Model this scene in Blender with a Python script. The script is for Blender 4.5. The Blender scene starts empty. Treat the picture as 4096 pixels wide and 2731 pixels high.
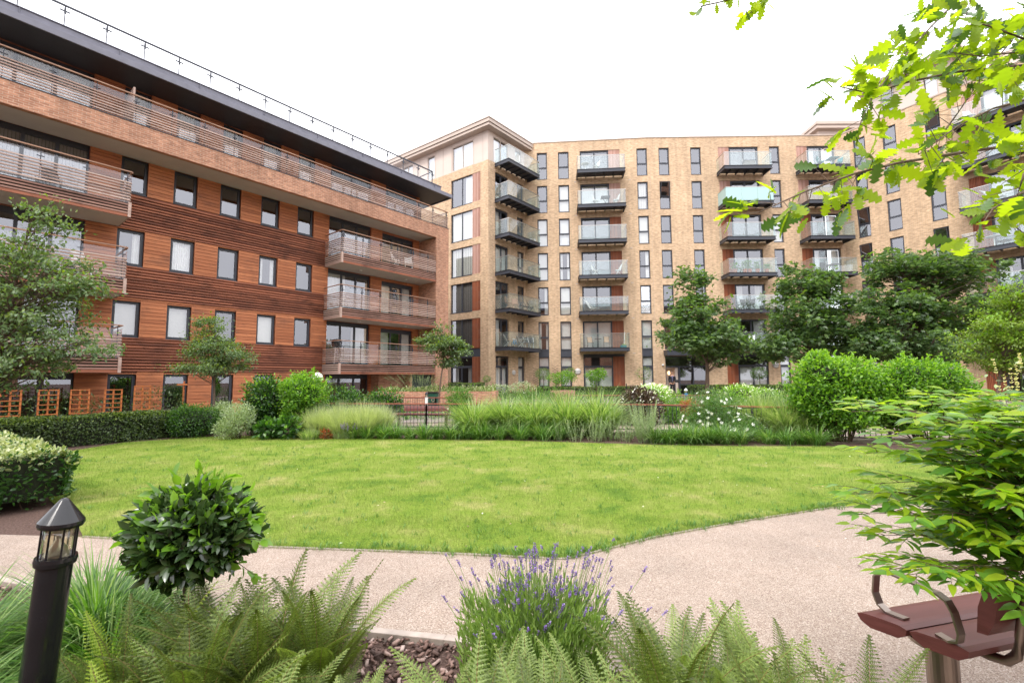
import bpy, bmesh, math, random
import numpy as np
from mathutils import Vector, Matrix
random.seed(7); RN = np.random.default_rng(11)
R_ = math.radians; PI = math.pi
SC = bpy.context.scene; COL = SC.collection

# ------------------------------------------------------------------ camera
PITCH, ROLL, HC = R_(4.69), R_(-0.32), 1.5
_F = Vector((0, math.cos(PITCH), math.sin(PITCH))); _u = Vector((0, -math.sin(PITCH), math.cos(PITCH))); _x = Vector((1, 0, 0))
CX = _x*math.cos(ROLL) + _u*math.sin(ROLL); CU = _u*math.cos(ROLL) - _x*math.sin(ROLL); CF = _F
cam_d = bpy.data.cameras.new('camera'); cam = bpy.data.objects.new('camera', cam_d); COL.objects.link(cam)
cam.matrix_world = Matrix(((CX.x, CU.x, -CF.x, 0), (CX.y, CU.y, -CF.y, 0), (CX.z, CU.z, -CF.z, HC), (0, 0, 0, 1)))
cam_d.sensor_width = 36; cam_d.lens = 36*1845/4096; cam_d.clip_start = 0.05; cam_d.clip_end = 2000
SC.camera = cam
def at(px, py, Y):      # metric point seen at overview pixel (2352 wide) and distance Y
    d = CF + CX*((px-1176)*1.7415/1845) - CU*((py-784.1)*1.7415/1845)
    d = d*(Y/d.y); return (d.x, d.y, d.z+HC)
def gnd(px, py, z=0):
    d = CF + CX*((px-1176)*1.7415/1845) - CU*((py-784.1)*1.7415/1845)
    d = d*((z-HC)/d.z); return (d.x, d.y, z)

# ------------------------------------------------------------------ light
SUN_EL, SUN_AZ = R_(52), R_(215)      # azimuth clockwise from +Y: sun behind and left of the camera
w = bpy.data.worlds.new('World'); SC.world = w; w.use_nodes = True
nt = w.node_tree; nt.nodes.clear()
def N(t, **k):
    n = nt.nodes.new(t)
    for a, b in k.items(): setattr(n, a, b)
    return n
sky = N('ShaderNodeTexSky'); sky.sky_type = 'NISHITA'; sky.sun_disc = False; sky.sun_elevation = SUN_EL; sky.sun_rotation = SUN_AZ
sky.dust_density = 6; sky.air_density = 1
hs = N('ShaderNodeHueSaturation'); hs.inputs['Saturation'].default_value = .12
tc = N('ShaderNodeTexCoord'); sp = N('ShaderNodeSeparateXYZ'); mr = N('ShaderNodeMapRange')
mr.inputs[1].default_value = 0; mr.inputs[2].default_value = 1; mr.inputs[3].default_value = 7.5; mr.inputs[4].default_value = 13.5
cmb = N('ShaderNodeMix'); cmb.data_type = 'RGBA'; cmb.inputs[0].default_value = .9
tint = N('ShaderNodeVectorMath'); tint.operation = 'SCALE'; tint.inputs[0].default_value = (.985, .985, 1.03)
bg = N('ShaderNodeBackground'); bg.inputs[1].default_value = .135; out = N('ShaderNodeOutputWorld')
nz = N('ShaderNodeTexNoise'); nz.inputs['Scale'].default_value = 2.2; nz.inputs['Detail'].default_value = 4
nm = N('ShaderNodeMapRange'); nm.inputs[3].default_value = .86; nm.inputs[4].default_value = 1.14
mm = N('ShaderNodeMath'); mm.operation = 'MULTIPLY'
L = nt.links.new
L(sky.outputs[0], hs.inputs['Color']); L(tc.outputs['Generated'], sp.inputs[0]); L(sp.outputs[2], mr.inputs[0])
L(tc.outputs['Generated'], nz.inputs['Vector']); L(nz.outputs[0], nm.inputs[0]); L(mr.outputs[0], mm.inputs[0]); L(nm.outputs[0], mm.inputs[1])
L(mm.outputs[0], tint.inputs[3]); L(hs.outputs[0], cmb.inputs[6]); L(tint.outputs[0], cmb.inputs[7]); L(cmb.outputs[2], bg.inputs[0]); L(bg.outputs[0], out.inputs[0])
sd = bpy.data.lights.new('sun', 'SUN'); sd.energy = 1.1; sd.angle = R_(14); sd.color = (1, .95, .88)
so = bpy.data.objects.new('sun', sd); COL.objects.link(so)
sv = Vector((math.sin(SUN_AZ)*math.cos(SUN_EL), math.cos(SUN_AZ)*math.cos(SUN_EL), math.sin(SUN_EL)))
so.rotation_euler = sv.to_track_quat('Z', 'Y').to_euler()
SC.render.engine = 'CYCLES'
SC.cycles.max_bounces = 8; SC.cycles.transparent_max_bounces = 24; SC.cycles.transmission_bounces = 6
SC.view_settings.view_transform = 'Standard'; SC.view_settings.look = 'None'; SC.view_settings.gamma = 1
SC.view_settings.exposure = 1.03

# ------------------------------------------------------------------ materials
def sm(name):
    m = bpy.data.materials.new(name); m.use_nodes = True; t = m.node_tree
    b = t.nodes['Principled BSDF']; return m, t, b
def nd(t, ty, **k):
    n = t.nodes.new(ty)
    for a, v in k.items():
        if a.startswith('i_'): n.inputs[a[2:].replace('_', ' ')].default_value = v
        else: setattr(n, a, v)
    return n
def ramp(t, stops):
    r = t.nodes.new('ShaderNodeValToRGB'); e = r.color_ramp.elements
    while len(e) < len(stops): e.new(.5)
    for el, (p, c) in zip(e, stops): el.position = p; el.color = (*c, 1)
    return r
def plain(name, col, rough=.6, metal=0, var=.12, scale=8, bump=0, spec=.5):
    m, t, b = sm(name)
    tc = nd(t, 'ShaderNodeTexCoord'); n = nd(t, 'ShaderNodeTexNoise'); n.inputs['Scale'].default_value = scale; n.inputs['Detail'].default_value = 5
    t.links.new(tc.outputs['Object'], n.inputs['Vector'])
    lo = tuple(c*(1-var) for c in col); hi = tuple(min(1, c*(1+var)) for c in col)
    r = ramp(t, [(.3, lo), (.7, hi)]); t.links.new(n.outputs[0], r.inputs[0]); t.links.new(r.outputs[0], b.inputs['Base Color'])
    b.inputs['Roughness'].default_value = rough; b.inputs['Metallic'].default_value = metal; b.inputs['Specular IOR Level'].default_value = spec
    if bump:
        bp = nd(t, 'ShaderNodeBump'); bp.inputs['Strength'].default_value = bump; bp.inputs['Distance'].default_value = .01
        t.links.new(n.outputs[0], bp.inputs['Height']); t.links.new(bp.outputs[0], b.inputs['Normal'])
    return m
def brick(name, c1, c2, mortar, var=.35):
    m, t, b = sm(name)
    tc = nd(t, 'ShaderNodeTexCoord'); s = nd(t, 'ShaderNodeSeparateXYZ'); c = nd(t, 'ShaderNodeCombineXYZ'); ad = nd(t, 'ShaderNodeMath', operation='ADD')
    t.links.new(tc.outputs['Object'], s.inputs[0]); t.links.new(s.outputs[0], ad.inputs[0]); t.links.new(s.outputs[1], ad.inputs[1])
    t.links.new(ad.outputs[0], c.inputs[0]); t.links.new(s.outputs[2], c.inputs[1])
    br = nd(t, 'ShaderNodeTexBrick'); br.inputs['Scale'].default_value = 1; br.inputs['Brick Width'].default_value = .225; br.inputs['Row Height'].default_value = .075
    br.inputs['Mortar Size'].default_value = .0065; br.inputs['Mortar Smooth'].default_value = .2; br.inputs['Bias'].default_value = -.1
    br.inputs['Color1'].default_value = (*c1, 1); br.inputs['Color2'].default_value = (*c2, 1); br.inputs['Mortar'].default_value = (*mortar, 1)
    t.links.new(c.outputs[0], br.inputs['Vector'])
    # per-brick hue drift: noise stretched along the courses
    mp = nd(t, 'ShaderNodeMapping'); mp.inputs['Scale'].default_value = (4.4, 13.3, 1); t.links.new(c.outputs[0], mp.inputs[0])
    n1 = nd(t, 'ShaderNodeTexNoise'); n1.inputs['Scale'].default_value = 1; n1.inputs['Detail'].default_value = 2; t.links.new(mp.outputs[0], n1.inputs['Vector'])
    n2 = nd(t, 'ShaderNodeTexNoise'); n2.inputs['Scale'].default_value = .35; n2.inputs['Detail'].default_value = 5; t.links.new(c.outputs[0], n2.inputs['Vector'])
    m1 = nd(t, 'ShaderNodeMapRange'); m1.inputs[1].default_value = .25; m1.inputs[2].default_value = .75; m1.inputs[3].default_value = 1-var; m1.inputs[4].default_value = 1+var; t.links.new(n1.outputs[0], m1.inputs[0])
    m2 = nd(t, 'ShaderNodeMapRange'); m2.inputs[1].default_value = .3; m2.inputs[2].default_value = .7; m2.inputs[3].default_value = .88; m2.inputs[4].default_value = 1.1; t.links.new(n2.outputs[0], m2.inputs[0])
    mu = nd(t, 'ShaderNodeMath', operation='MULTIPLY'); t.links.new(m1.outputs[0], mu.inputs[0]); t.links.new(m2.outputs[0], mu.inputs[1])
    mp3 = nd(t, 'ShaderNodeMapping'); mp3.inputs['Scale'].default_value = (2.6, .16, 1); t.links.new(c.outputs[0], mp3.inputs[0])
    n3 = nd(t, 'ShaderNodeTexNoise'); n3.inputs['Scale'].default_value = 1; n3.inputs['Detail'].default_value = 6; n3.inputs['Roughness'].default_value = .65; t.links.new(mp3.outputs[0], n3.inputs['Vector'])
    m3 = nd(t, 'ShaderNodeMapRange'); m3.inputs[1].default_value = .33; m3.inputs[2].default_value = .6; m3.inputs[3].default_value = .84; m3.inputs[4].default_value = 1.04; t.links.new(n3.outputs[0], m3.inputs[0])
    mu3 = nd(t, 'ShaderNodeMath', operation='MULTIPLY'); t.links.new(mu.outputs[0], mu3.inputs[0]); t.links.new(m3.outputs[0], mu3.inputs[1]); mu = mu3
    vs = nd(t, 'ShaderNodeVectorMath', operation='SCALE'); t.links.new(br.outputs[0], vs.inputs[0]); t.links.new(mu.outputs[0], vs.inputs[3])
    t.links.new(vs.outputs[0], b.inputs['Base Color']); b.inputs['Roughness'].default_value = .85; b.inputs['Specular IOR Level'].default_value = .25
    bp = nd(t, 'ShaderNodeBump'); bp.inputs['Strength'].default_value = .5; bp.inputs['Distance'].default_value = .008; bp.invert = True
    t.links.new(br.outputs['Fac'], bp.inputs['Height']); t.links.new(bp.outputs[0], b.inputs['Normal'])
    return m
def timber(name, c1, c2, stain, rough=.65, vert=False):
    m, t, b = sm(name)
    tc = nd(t, 'ShaderNodeTexCoord'); g = nd(t, 'ShaderNodeNewGeometry')
    mp = nd(t, 'ShaderNodeMapping'); mp.inputs['Scale'].default_value = (30, 30, 1.5) if vert else (1.2, 8, 40); t.links.new(tc.outputs['Object'], mp.inputs[0])
    n = nd(t, 'ShaderNodeTexNoise'); n.inputs['Scale'].default_value = 1; n.inputs['Detail'].default_value = 6; n.inputs['Roughness'].default_value = .6; t.links.new(mp.outputs[0], n.inputs['Vector'])
    ad = nd(t, 'ShaderNodeMath', operation='ADD'); t.links.new(n.outputs[0], ad.inputs[0])
    ml = nd(t, 'ShaderNodeMath', operation='MULTIPLY_ADD'); ml.inputs[1].default_value = .5; ml.inputs[2].default_value = -.25; t.links.new(g.outputs['Random Per Island'], ml.inputs[0]); t.links.new(ml.outputs[0], ad.inputs[1])
    r = ramp(t, [(.25, c2), (.7, c1)]); t.links.new(ad.outputs[0], r.inputs[0])
    n2 = nd(t, 'ShaderNodeTexNoise'); n2.inputs['Scale'].default_value = .9; n2.inputs['Detail'].default_value = 7; n2.inputs['Roughness'].default_value = .7
    mp2 = nd(t, 'ShaderNodeMapping'); mp2.inputs['Scale'].default_value = (1, 1, 2.2); t.links.new(tc.outputs['Object'], mp2.inputs[0]); t.links.new(mp2.outputs[0], n2.inputs['Vector'])
    r2 = nd(t, 'ShaderNodeMapRange'); r2.inputs[1].default_value = .5; r2.inputs[2].default_value = .68; r2.inputs[4].default_value = .75; t.links.new(n2.outputs[0], r2.inputs[0])
    mx = nd(t, 'ShaderNodeMix', data_type='RGBA'); t.links.new(r2.outputs[0], mx.inputs[0]); t.links.new(r.outputs[0], mx.inputs[6]); mx.inputs[7].default_value = (*stain, 1)
    t.links.new(mx.outputs[2], b.inputs['Base Color']); b.inputs['Roughness'].default_value = rough; b.inputs['Specular IOR Level'].default_value = .35
    bp = nd(t, 'ShaderNodeBump'); bp.inputs['Strength'].default_value = .3; bp.inputs['Distance'].default_value = .004; t.links.new(n.outputs[0], bp.inputs['Height']); t.links.new(bp.outputs[0], b.inputs['Normal'])
    return m
def leafm(name, c1, c2, trans=.35, rough=.42, spec=.45, tc_=None, veins=False):
    m, t, b = sm(name)
    g = nd(t, 'ShaderNodeNewGeometry'); r = ramp(t, [(0, c1), (1, c2)]); t.links.new(g.outputs['Random Per Island'], r.inputs[0])
    b.inputs['Roughness'].default_value = rough; b.inputs['Specular IOR Level'].default_value = spec
    t.links.new(r.outputs[0], b.inputs['Base Color'])
    if trans:
        tr = nd(t, 'ShaderNodeBsdfTranslucent'); vs = nd(t, 'ShaderNodeVectorMath', operation='MULTIPLY'); vs.inputs[1].default_value = tc_ or (1.9, 2.0, .8)
        t.links.new(r.outputs[0], vs.inputs[0]); t.links.new(vs.outputs[0], tr.inputs[0])
        mx = nd(t, 'ShaderNodeMixShader'); mx.inputs[0].default_value = trans; o = t.nodes['Material Output']
        t.links.new(b.outputs[0], mx.inputs[1]); t.links.new(tr.outputs[0], mx.inputs[2]); t.links.new(mx.outputs[0], o.inputs[0])
    return m
def glassm(name, refl=2.2, tintc=(.93, .96, .95), body=0, bodyc=(.5, .75, .72), rough=0):
    m, t, b = sm(name); t.nodes.remove(b); o = t.nodes['Material Output']
    tr = nd(t, 'ShaderNodeBsdfTransparent'); tr.inputs[0].default_value = (*tintc, 1)
    gl = nd(t, 'ShaderNodeBsdfGlossy'); gl.inputs['Roughness'].default_value = rough; gl.inputs['Color'].default_value = (.93, .94, 1, 1)
    lw = nd(t, 'ShaderNodeLayerWeight'); lw.inputs[0].default_value = .5      # Schlick, the same from both faces of the pane
    pw = nd(t, 'ShaderNodeMath', operation='POWER'); pw.inputs[1].default_value = 5; t.links.new(lw.outputs['Facing'], pw.inputs[0])
    fr = nd(t, 'ShaderNodeMath', operation='MULTIPLY_ADD'); fr.inputs[1].default_value = .96; fr.inputs[2].default_value = .04; t.links.new(pw.outputs[0], fr.inputs[0])
    mu = nd(t, 'ShaderNodeMath', operation='MULTIPLY'); mu.inputs[1].default_value = refl; mu.use_clamp = True
    t.links.new(fr.outputs[0], mu.inputs[0]); mx = nd(t, 'ShaderNodeMixShader'); t.links.new(mu.outputs[0], mx.inputs[0])
    last = tr
    if body:
        d = nd(t, 'ShaderNodeBsdfDiffuse'); d.inputs[0].default_value = (*bodyc, 1); mb = nd(t, 'ShaderNodeMixShader'); mb.inputs[0].default_value = body
        t.links.new(tr.outputs[0], mb.inputs[1]); t.links.new(d.outputs[0], mb.inputs[2]); last = mb
    t.links.new(last.outputs[0], mx.inputs[1]); t.links.new(gl.outputs[0], mx.inputs[2]); t.links.new(mx.outputs[0], o.inputs[0])
    return m

M = {}
M['brick'] = brick('buff_brick', (.60, .415, .255), (.46, .305, .178), (.58, .475, .385), .24)
M['redbrick'] = brick('red_brick', (.47, .235, .145), (.34, .16, .10), (.50, .37, .28), .3)
M['clad'] = timber('cedar_boards', (.56, .21, .092), (.36, .122, .052), (.22, .09, .05))
M['slat'] = timber('cedar_slats', (.42, .155, .085), (.17, .06, .036), (.075, .032, .024))
M['greyslat'] = timber('weathered_slats', (.54, .40, .34), (.33, .22, .18), (.18, .115, .09))
M['fslat'] = timber('stained_slats', (.36, .20, .155), (.20, .10, .075), (.11, .06, .045))
M['shutter'] = timber('shutter_timber', (.40, .13, .06), (.22, .07, .035), (.30, .16, .11), vert=True)
M['rail_wood'] = timber('handrail_timber', (.42, .25, .17), (.28, .15, .1), (.2, .11, .07))
M['shutter_pale'] = timber('weathered_shutter', (.62, .40, .33), (.42, .22, .16), (.5, .33, .28), vert=True)
M['slate'] = plain('slate_metal', (.040, .044, .058), .45, 0, .1)
M['slate2'] = plain('roof_metal', (.17, .17, .21), .5, 0, .12, 3)
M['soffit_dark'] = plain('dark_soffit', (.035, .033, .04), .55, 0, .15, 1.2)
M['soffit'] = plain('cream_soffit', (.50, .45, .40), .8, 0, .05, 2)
M['panel'] = plain('beige_panel', (.56, .46, .40), .55, 0, .04, 1)
M['cornice'] = plain('cornice_metal', (.46, .37, .31), .5, 0, .05, 1)
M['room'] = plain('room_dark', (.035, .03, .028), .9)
M['curtain'] = plain('white_curtain', (.72, .71, .70), .9, 0, .06, 6)
M['blind'] = plain('cream_blind', (.62, .6, .56), .9, 0, .03)
M['greyblind'] = plain('grey_blind', (.22, .2, .19), .9, 0, .1)
M['foil'] = plain('silver_foil', (.75, .75, .77), .22, 1, .1, 12, 4)
M['pane'] = glassm('window_glass', 5.2)
M['railglass'] = glassm('balustrade_glass', 1.5, (.93, .975, .965), .045, (.8, .9, .88))
M['frosted'] = glassm('frosted_glass', 1.5, (.8, .9, .9), .8, (.42, .62, .60), .3)
M['clearglass'] = glassm('clear_glass', .9, (.975, .985, .985), .015, (.85, .9, .9))
M['steel'] = plain('brushed_steel', (.55, .53, .5), .3, 1, .05)
M['bronze'] = plain('bronzed_steel', (.30, .25, .22), .34, 1, .1)
M['black'] = plain('black_gloss', (.012, .012, .014), .14, 0, .2)
M['blackm'] = plain('black_matt', (.02, .02, .022), .5)
M['redrail'] = plain('red_rail', (.30, .085, .06), .5, 0, .15)
M['benchwood'] = timber('bench_plank', (.17, .055, .05), (.11, .034, .031), (.13, .05, .045), .4)
M['white'] = plain('white_plastic', (.78, .78, .76), .4)
M['offwhite'] = plain('lamp_globe', (.62, .6, .58), .35)
M['orangewood'] = timber('orange_trellis', (.58, .20, .06), (.42, .13, .04), (.4, .14, .05), vert=True)
M['tan'] = plain('tan_canvas', (.42, .29, .2), .8)
M['teal'] = plain('teal_paint', (.02, .2, .22), .5)
M['blue'] = plain('blue_plastic', (.03, .28, .55), .4)
M['terracotta'] = plain('terracotta', (.42, .13, .06), .8)
M['greenplastic'] = plain('green_plastic', (.012, .07, .045), .4)
M['yellow'] = plain('yellow_plastic', (.7, .5, .02), .5)
M['bark'] = plain('tree_bark', (.13, .09, .065), .9, 0, .3, 25, .6)
M['twig'] = plain('twig_bark', (.10, .065, .04), .8, 0, .3, 40)
M['core'] = plain('shade_fill', (.016, .021, .009), 1, 0, .5, 30)  # near-black fill: shade put into the colour, inside shrubs and behind slats
M['concrete'] = plain('concrete_edging', (.36, .30, .26), .85, 0, .15, 14, .3)
M['skin'] = plain('skin', (.5, .27, .18), .5)
M['suit'] = plain('dark_suit', (.018, .018, .026), .8)
M['shirt'] = plain('lilac_shirt', (.3, .28, .5), .8)
M['hair'] = plain('dark_hair', (.02, .014, .01), .6)
M['wicker'] = plain('wicker', (.33, .17, .09), .7)
G = {}
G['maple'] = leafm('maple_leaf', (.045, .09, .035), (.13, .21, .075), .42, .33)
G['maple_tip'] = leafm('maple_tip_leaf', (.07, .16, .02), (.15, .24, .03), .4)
G['oaks'] = leafm('sapling_leaf', (.075, .135, .055), (.18, .25, .11), .3, .4)
G['oak'] = leafm('oak_leaf', (.17, .29, .014), (.30, .43, .022), .66, .45, .4, (1.75, 1.6, .6))
G['oak_d'] = leafm('oak_leaf_dark', (.05, .12, .02), (.10, .18, .045), .3, .4, .5)
G['lime'] = leafm('lime_leaf', (.10, .17, .018), (.20, .28, .035), .4)
G['shrub'] = leafm('shrub_leaf', (.055, .15, .018), (.13, .27, .028), .35, .35)
G['shrub_y'] = leafm('bright_shrub_leaf', (.14, .29, .025), (.25, .42, .045), .4, .35)
G['shrub_d'] = leafm('dark_shrub_leaf', (.018, .062, .012), (.05, .13, .02), .25, .3, .6)
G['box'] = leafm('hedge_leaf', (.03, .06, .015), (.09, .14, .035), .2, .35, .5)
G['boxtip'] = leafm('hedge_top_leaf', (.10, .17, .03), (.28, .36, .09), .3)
G['varieg'] = leafm('variegated_leaf', (.20, .26, .10), (.50, .52, .30), .25, .4)
G['bay'] = leafm('bay_leaf', (.018, .042, .012), (.07, .13, .038), .15, .22, .8)
G['bay_y'] = leafm('bay_young_leaf', (.10, .22, .02), (.20, .36, .04), .4, .3)
G['grass'] = leafm('clump_blade', (.03, .095, .013), (.14, .27, .045), .35, .4)
G['grassl'] = leafm('pale_blade', (.27, .33, .17), (.50, .54, .35), .35, .5)
G['misc'] = leafm('miscanthus_blade', (.08, .18, .035), (.36, .47, .18), .35, .4)
G['lily'] = leafm('lily_blade', (.045, .12, .022), (.13, .26, .05), .3, .4)
G['iris'] = leafm('iris_blade', (.05, .14, .03), (.12, .26, .05), .35, .35)
G['silver'] = leafm('silver_leaf', (.20, .28, .14), (.42, .50, .30), .25, .6)
G['fern'] = leafm('fern_green', (.055, .085, .016), (.145, .20, .04), .3, .5)
G['fern2'] = leafm('fern_grey', (.13, .19, .045), (.27, .35, .10), .3, .5)
G['fern_y'] = leafm('fern_young', (.20, .30, .04), (.36, .44, .07), .45, .5)
G['lavleaf'] = leafm('lavender_leaf', (.14, .24, .05), (.27, .38, .11), .3, .5)
G['nandina'] = leafm('nandina_leaf', (.055, .15, .02), (.15, .30, .035), .35, .3, .6)
G['nandina_y'] = leafm('nandina_young', (.18, .33, .015), (.33, .42, .03), .5, .35)
G['dark'] = leafm('purple_leaf', (.035, .02, .014), (.09, .055, .03), .2)
G['rust'] = leafm('rusty_leaf', (.28, .075, .03), (.42, .13, .05), .3)
G['petal'] = leafm('white_petal', (.72, .72, .7), (.85, .85, .83), .3, .6)
G['purple'] = leafm('purple_floret', (.19, .12, .36), (.33, .23, .52), .2, .6, .3, (1.3, 1.1, 1.3))
G['cream'] = leafm('cream_floret', (.55, .5, .28), (.7, .66, .4), .3, .6)

def soil_mat(name, a, b_, c, scale=60):
    m, t, b = sm(name); tc = nd(t, 'ShaderNodeTexCoord')
    n = nd(t, 'ShaderNodeTexNoise'); n.inputs['Scale'].default_value = scale; n.inputs['Detail'].default_value = 8; n.inputs['Roughness'].default_value = .7; t.links.new(tc.outputs['Object'], n.inputs['Vector'])
    r = ramp(t, [(.3, a), (.5, b_), (.72, c)]); t.links.new(n.outputs[0], r.inputs[0]); t.links.new(r.outputs[0], b.inputs['Base Color']); b.inputs['Roughness'].default_value = .95; b.inputs['Specular IOR Level'].default_value = .2
    bp = nd(t, 'ShaderNodeBump'); bp.inputs['Distance'].default_value = .02; t.links.new(n.outputs[0], bp.inputs['Height']); t.links.new(bp.outputs[0], b.inputs['Normal']); return m
M['soil'] = soil_mat('bark_soil', (.035, .022, .018), (.10, .062, .05), (.22, .15, .125), 55)
M['paving'] = soil_mat('paving_grey', (.20, .17, .15), (.25, .21, .19), (.3, .26, .23), 6)
def chip_mat():
    m, t, b = sm('bark_chip'); g = nd(t, 'ShaderNodeNewGeometry')
    r = ramp(t, [(0, (.05, .028, .022)), (.5, (.16, .09, .07)), (.85, (.27, .17, .14)), (1, (.42, .32, .28))]); t.links.new(g.outputs['Random Per Island'], r.inputs[0]); t.links.new(r.outputs[0], b.inputs['Base Color']); b.inputs['Roughness'].default_value = .8
    return m
M['chip'] = chip_mat()
def path_mat():
    m, t, b = sm('resin_gravel'); tc = nd(t, 'ShaderNodeTexCoord')
    v = nd(t, 'ShaderNodeTexVoronoi'); v.inputs['Scale'].default_value = 200; t.links.new(tc.outputs['Object'], v.inputs['Vector'])
    s = nd(t, 'ShaderNodeSeparateXYZ'); t.links.new(v.outputs['Color'], s.inputs[0])
    r = ramp(t, [(0, (.17, .11, .08)), (.35, (.285, .212, .165)), (.7, (.35, .278, .225)), (1, (.50, .43, .37))]); t.links.new(s.outputs[0], r.inputs[0])
    n = nd(t, 'ShaderNodeTexNoise'); n.inputs['Scale'].default_value = 1.3; n.inputs['Detail'].default_value = 9; n.inputs['Roughness'].default_value = .68; t.links.new(tc.outputs['Object'], n.inputs['Vector'])
    mr = nd(t, 'ShaderNodeMapRange'); mr.inputs[1].default_value = .3; mr.inputs[2].default_value = .7; mr.inputs[3].default_value = .78; mr.inputs[4].default_value = 1.12; t.links.new(n.outputs[0], mr.inputs[0])
    vs = nd(t, 'ShaderNodeVectorMath', operation='SCALE'); t.links.new(r.outputs[0], vs.inputs[0]); t.links.new(mr.outputs[0], vs.inputs[3]); t.links.new(vs.outputs[0], b.inputs['Base Color'])
    bp = nd(t, 'ShaderNodeBump'); bp.inputs['Strength'].default_value = .8; bp.inputs['Distance'].default_value = .004; bp.invert = True; t.links.new(v.outputs['Distance'], bp.inputs['Height']); t.links.new(bp.outputs[0], b.inputs['Normal'])
    b.inputs['Roughness'].default_value = .75; return m
M['path'] = path_mat()
def lawn_cols(t, tc):
    n = nd(t, 'ShaderNodeTexNoise'); n.inputs['Scale'].default_value = 1.2; n.inputs['Detail'].default_value = 8; n.inputs['Roughness'].default_value = .7; t.links.new(tc, n.inputs['Vector'])
    return n
def lawn_mat():
    m, t, b = sm('lawn_turf'); tc = nd(t, 'ShaderNodeTexCoord'); n = lawn_cols(t, tc.outputs['Object'])
    r = ramp(t, [(.34, (.10, .18, .02)), (.46, (.17, .245, .03)), (.56, (.215, .27, .05)), (.68, (.32, .31, .11))]); t.links.new(n.outputs[0], r.inputs[0])
    n2 = nd(t, 'ShaderNodeTexNoise'); n2.inputs['Scale'].default_value = 70; n2.inputs['Detail'].default_value = 4; t.links.new(tc.outputs['Object'], n2.inputs['Vector'])
    mr = nd(t, 'ShaderNodeMapRange'); mr.inputs[1].default_value = .3; mr.inputs[2].default_value = .7; mr.inputs[3].default_value = .62; mr.inputs[4].default_value = 1.25; t.links.new(n2.outputs[0], mr.inputs[0])
    vs = nd(t, 'ShaderNodeVectorMath', operation='SCALE'); t.links.new(r.outputs[0], vs.inputs[0]); t.links.new(mr.outputs[0], vs.inputs[3]); t.links.new(vs.outputs[0], b.inputs['Base Color'])
    bp = nd(t, 'ShaderNodeBump'); bp.inputs['Distance'].default_value = .02; t.links.new(n2.outputs[0], bp.inputs['Height']); t.links.new(bp.outputs[0], b.inputs['Normal']); b.inputs['Roughness'].default_value = .9; b.inputs['Specular IOR Level'].default_value = .15
    return m
M['lawn'] = lawn_mat()
def blade_mat():
    m, t, b = sm('lawn_blade'); g = nd(t, 'ShaderNodeNewGeometry'); n = lawn_cols(t, g.outputs['Position'])
    r = ramp(t, [(.34, (.09, .185, .018)), (.46, (.16, .255, .028)), (.56, (.215, .285, .05)), (.68, (.34, .335, .11))]); t.links.new(n.outputs[0], r.inputs[0])
    mr = nd(t, 'ShaderNodeMapRange'); mr.inputs[3].default_value = .5; mr.inputs[4].default_value = 1.5; t.links.new(g.outputs['Random Per Island'], mr.inputs[0])
    vs = nd(t, 'ShaderNodeVectorMath', operation='SCALE'); t.links.new(r.outputs[0], vs.inputs[0]); t.links.new(mr.outputs[0], vs.inputs[3]); t.links.new(vs.outputs[0], b.inputs['Base Color'])
    tr = nd(t, 'ShaderNodeBsdfTranslucent'); t.links.new(vs.outputs[0], tr.inputs[0]); mx = nd(t, 'ShaderNodeMixShader'); mx.inputs[0].default_value = .35
    t.links.new(b.outputs[0], mx.inputs[1]); t.links.new(tr.outputs[0], mx.inputs[2]); t.links.new(mx.outputs[0], t.nodes['Material Output'].inputs[0]); b.inputs['Roughness'].default_value = .5; b.inputs['Specular IOR Level'].default_value = .3
    return m
M['blade'] = blade_mat()

# ------------------------------------------------------------------ object helpers
def link(o, parent=None):
    COL.objects.link(o)
    if parent is not None: o.parent = parent
    return o
def tag(o, label=None, cat=None, group=None, kind=None):
    if label: o['label'] = label
    if cat: o['category'] = cat
    if group: o['group'] = group
    if kind: o['kind'] = kind
    return o
def empty(name, label, cat, loc=(0, 0, 0), rz=0, group=None):
    o = bpy.data.objects.new(name, None); o.empty_display_size = .1; link(o); o.location = loc; o.rotation_euler = (0, 0, rz)
    return tag(o, label, cat, group)
def copy_tree(o, parent=None, loc=None, rz=None):
    c = o.copy(); COL.objects.link(c); c.parent = parent
    if loc is not None: c.location = loc
    if rz is not None: c.rotation_euler = (0, 0, rz)
    for ch in list(o.children): copy_tree(ch, c)
    return c
POSTM = {}
def posts(xs, parent, key, boxes, mat):
    if key not in POSTM:
        mb = MB()
        for b in boxes: mb.box(*b)
        o = mb.build('rail_post', mat); POSTM[key] = o.data; COL.objects.unlink(o); bpy.data.objects.remove(o)
    for x in xs: o = bpy.data.objects.new('rail_post', POSTM[key]); link(o, parent); o.location = (x, 0, 0)
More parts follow.
